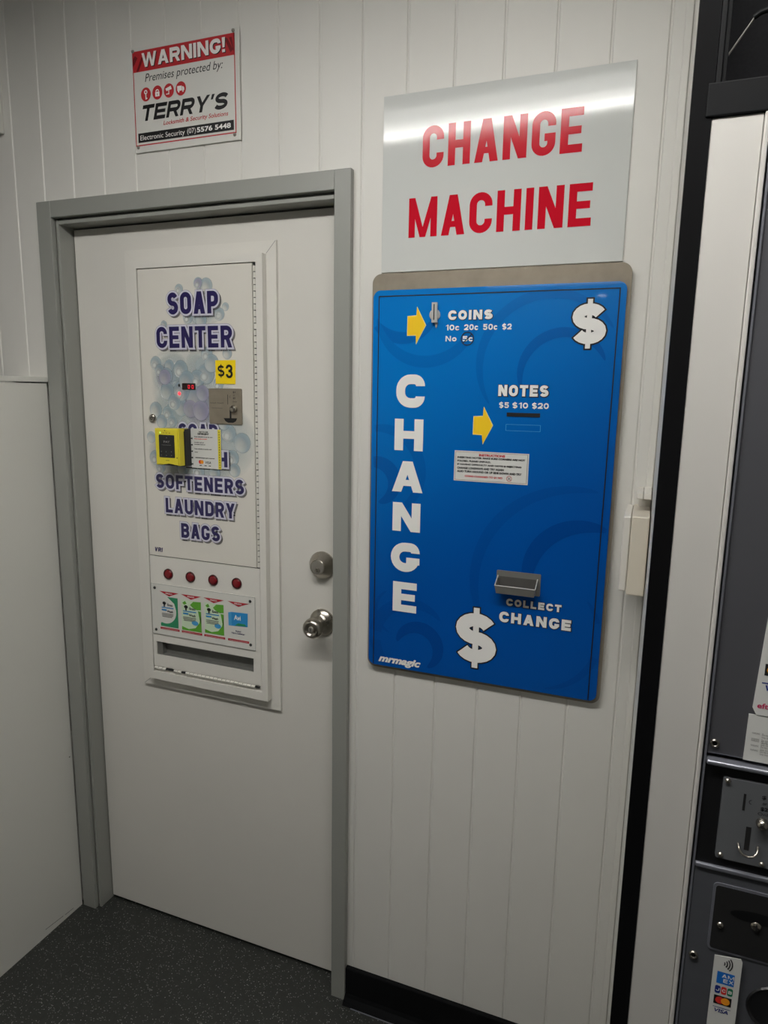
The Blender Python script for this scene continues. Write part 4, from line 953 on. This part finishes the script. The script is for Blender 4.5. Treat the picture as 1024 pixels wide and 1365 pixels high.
o_ = link('logo_tile', flat((1.1985, 1.2192, .8155, .8163), y=yk), m_lnavy, s1)
link('logo_lettering', F('VISA', 1.2005, 1.2170, .8085, .8140, yk, bold=.02, shear=.2), m_lnavy, s1)
s2 = link('payment_sticker', (lambda b: (prism(b, [(1.2040, 1.2345), (1.2085, 1.2262), (1.2480, 1.2262), (1.2480, 1.3600), (1.2095, 1.3600)], YD-.0002, YD+.0018), b)[1])(nb()), m_paper, origin=(1.225, YD+.0018, 1.29))
tag(s2, 'white payment sticker curling at its corner above the paper label on the dryer', 'sticker')
yk = YD-.0005
link('blue_logo', flat((1.2145, 1.2400, 1.3000, 1.3170), y=yk), m_lblue, s2)
o_ = link('logo_tile', flat((1.2120, 1.2400, 1.2775, 1.2920), y=yk), m_ink, s2); link('logo_disc', pl(circ(1.2200, 1.2847, .0058, 18), yk-.0002), m_lorange, o_)
o_ = link('logo_tile', flat((1.2105, 1.2400, 1.2670, 1.2685), y=yk), m_lnavy, s2); link('logo_lettering', F('VISA', 1.2145, 1.2380, 1.2585, 1.2655, yk, bold=.02, shear=.2), m_lnavy, s2)
link('purple_lettering', F('eftpos', 1.2085, 1.2360, 1.2330, 1.2420, yk, bold=.02), m_purple, s2)
s3 = link('paper_label', (lambda b: (prism(b, [(1.2003, 1.1650), (1.2480, 1.1650), (1.2480, 1.2245), (1.2010, 1.2255)], YD+.0006, YD+.0018), b)[1])(nb()), m_paper, origin=(1.224, YD+.0018, 1.165))
tag(s3, 'plain white paper label with lines of small print above the steel rail', 'sticker')
b = nb()
for k, z in enumerate((1.2010, 1.1935, 1.1912, 1.1850, 1.1790)):
    ftext(b, 'WARNING', 1.2065, 1.2150, z, z+.0022, YD+.0003); ftext(b, 'Do not overload the machine', 1.2175, 1.2460, z-.001, z+.0020, YD+.0003); ftext(b, 'keep door closed while running', 1.2175, 1.2460, z-.0045, z-.0018, YD+.0003)
link('label_print', b, m_grayink, s3)

# ================================================================== CEILING LIGHTS
def fluoro(name, cx, cy, L, ang, m, label):
    t = thing(name, (cx, cy, 2.6), label, 'ceiling light', None)
    R_ = Matrix.Rotation(math.radians(ang), 4, 'Z')
    def place(b):
        for v in b.verts: v.co = R_ @ v.co + Vector((cx, cy, 0))
        return b
    link('batten', place(bx(-L/2, L/2, -.12, .12, 2.575, 2.5998, bev=.004)), m_batten, t)
    link('tube_cover', place(bx(-L/2+.02, L/2-.02, -.105, -.045, 2.553, 2.576, bev=.006)), m[0], t)
    link('diffuser', place(bx(-L/2+.02, L/2-.02, -.044, .016, 2.556, 2.576, bev=.006)), m[1], t)
    link('side_diffuser', place(bx(-L/2+.02, L/2-.02, .017, .105, 2.559, 2.576, bev=.006)), m[2], t)
    return t
fluoro('fluorescent_light', 0.55, -1.075, 1.75, 3.8, (m_tube, m_tubeb, m_tubec), 'long fluorescent ceiling light nearest the change machine wall')
fluoro('fluorescent_light', 0.3, -4.9, 1.5, 0, (m_fill,)*3, 'added fill light on the ceiling far behind the camera')  # unseen fixture added as overall fill for the room
struct(link('trim_8', bx(-.02, .33, -2.75, -1.60, 2.594, 2.5999), m_cpan))
for x, y in ((.58, -3.87), (.50, -6.1)):
    t = thing('downlight', (x, y, 2.6), 'small round ceiling downlight, %s row behind the camera' % ('nearer' if y > -5 else 'farther'), 'downlight')
    b = nb()
    for k in range(24):
        a0, a1 = 2*math.pi*k/24, 2*math.pi*(k+1)/24
        b.faces.new([b.verts.new((x+r*math.cos(a), y+r*math.sin(a), 2.5985)) for r, a in ((.05, a0), (.065, a0), (.065, a1), (.05, a1))])
    link('trim_ring', b, m_batten, t)
    b = nb(); vs = [b.verts.new((x+.05*math.cos(2*math.pi*k/24), y+.05*math.sin(2*math.pi*k/24), 2.5988)) for k in range(24)]; f = b.faces.new(vs[::-1]); link('lens', b, m_down, t)
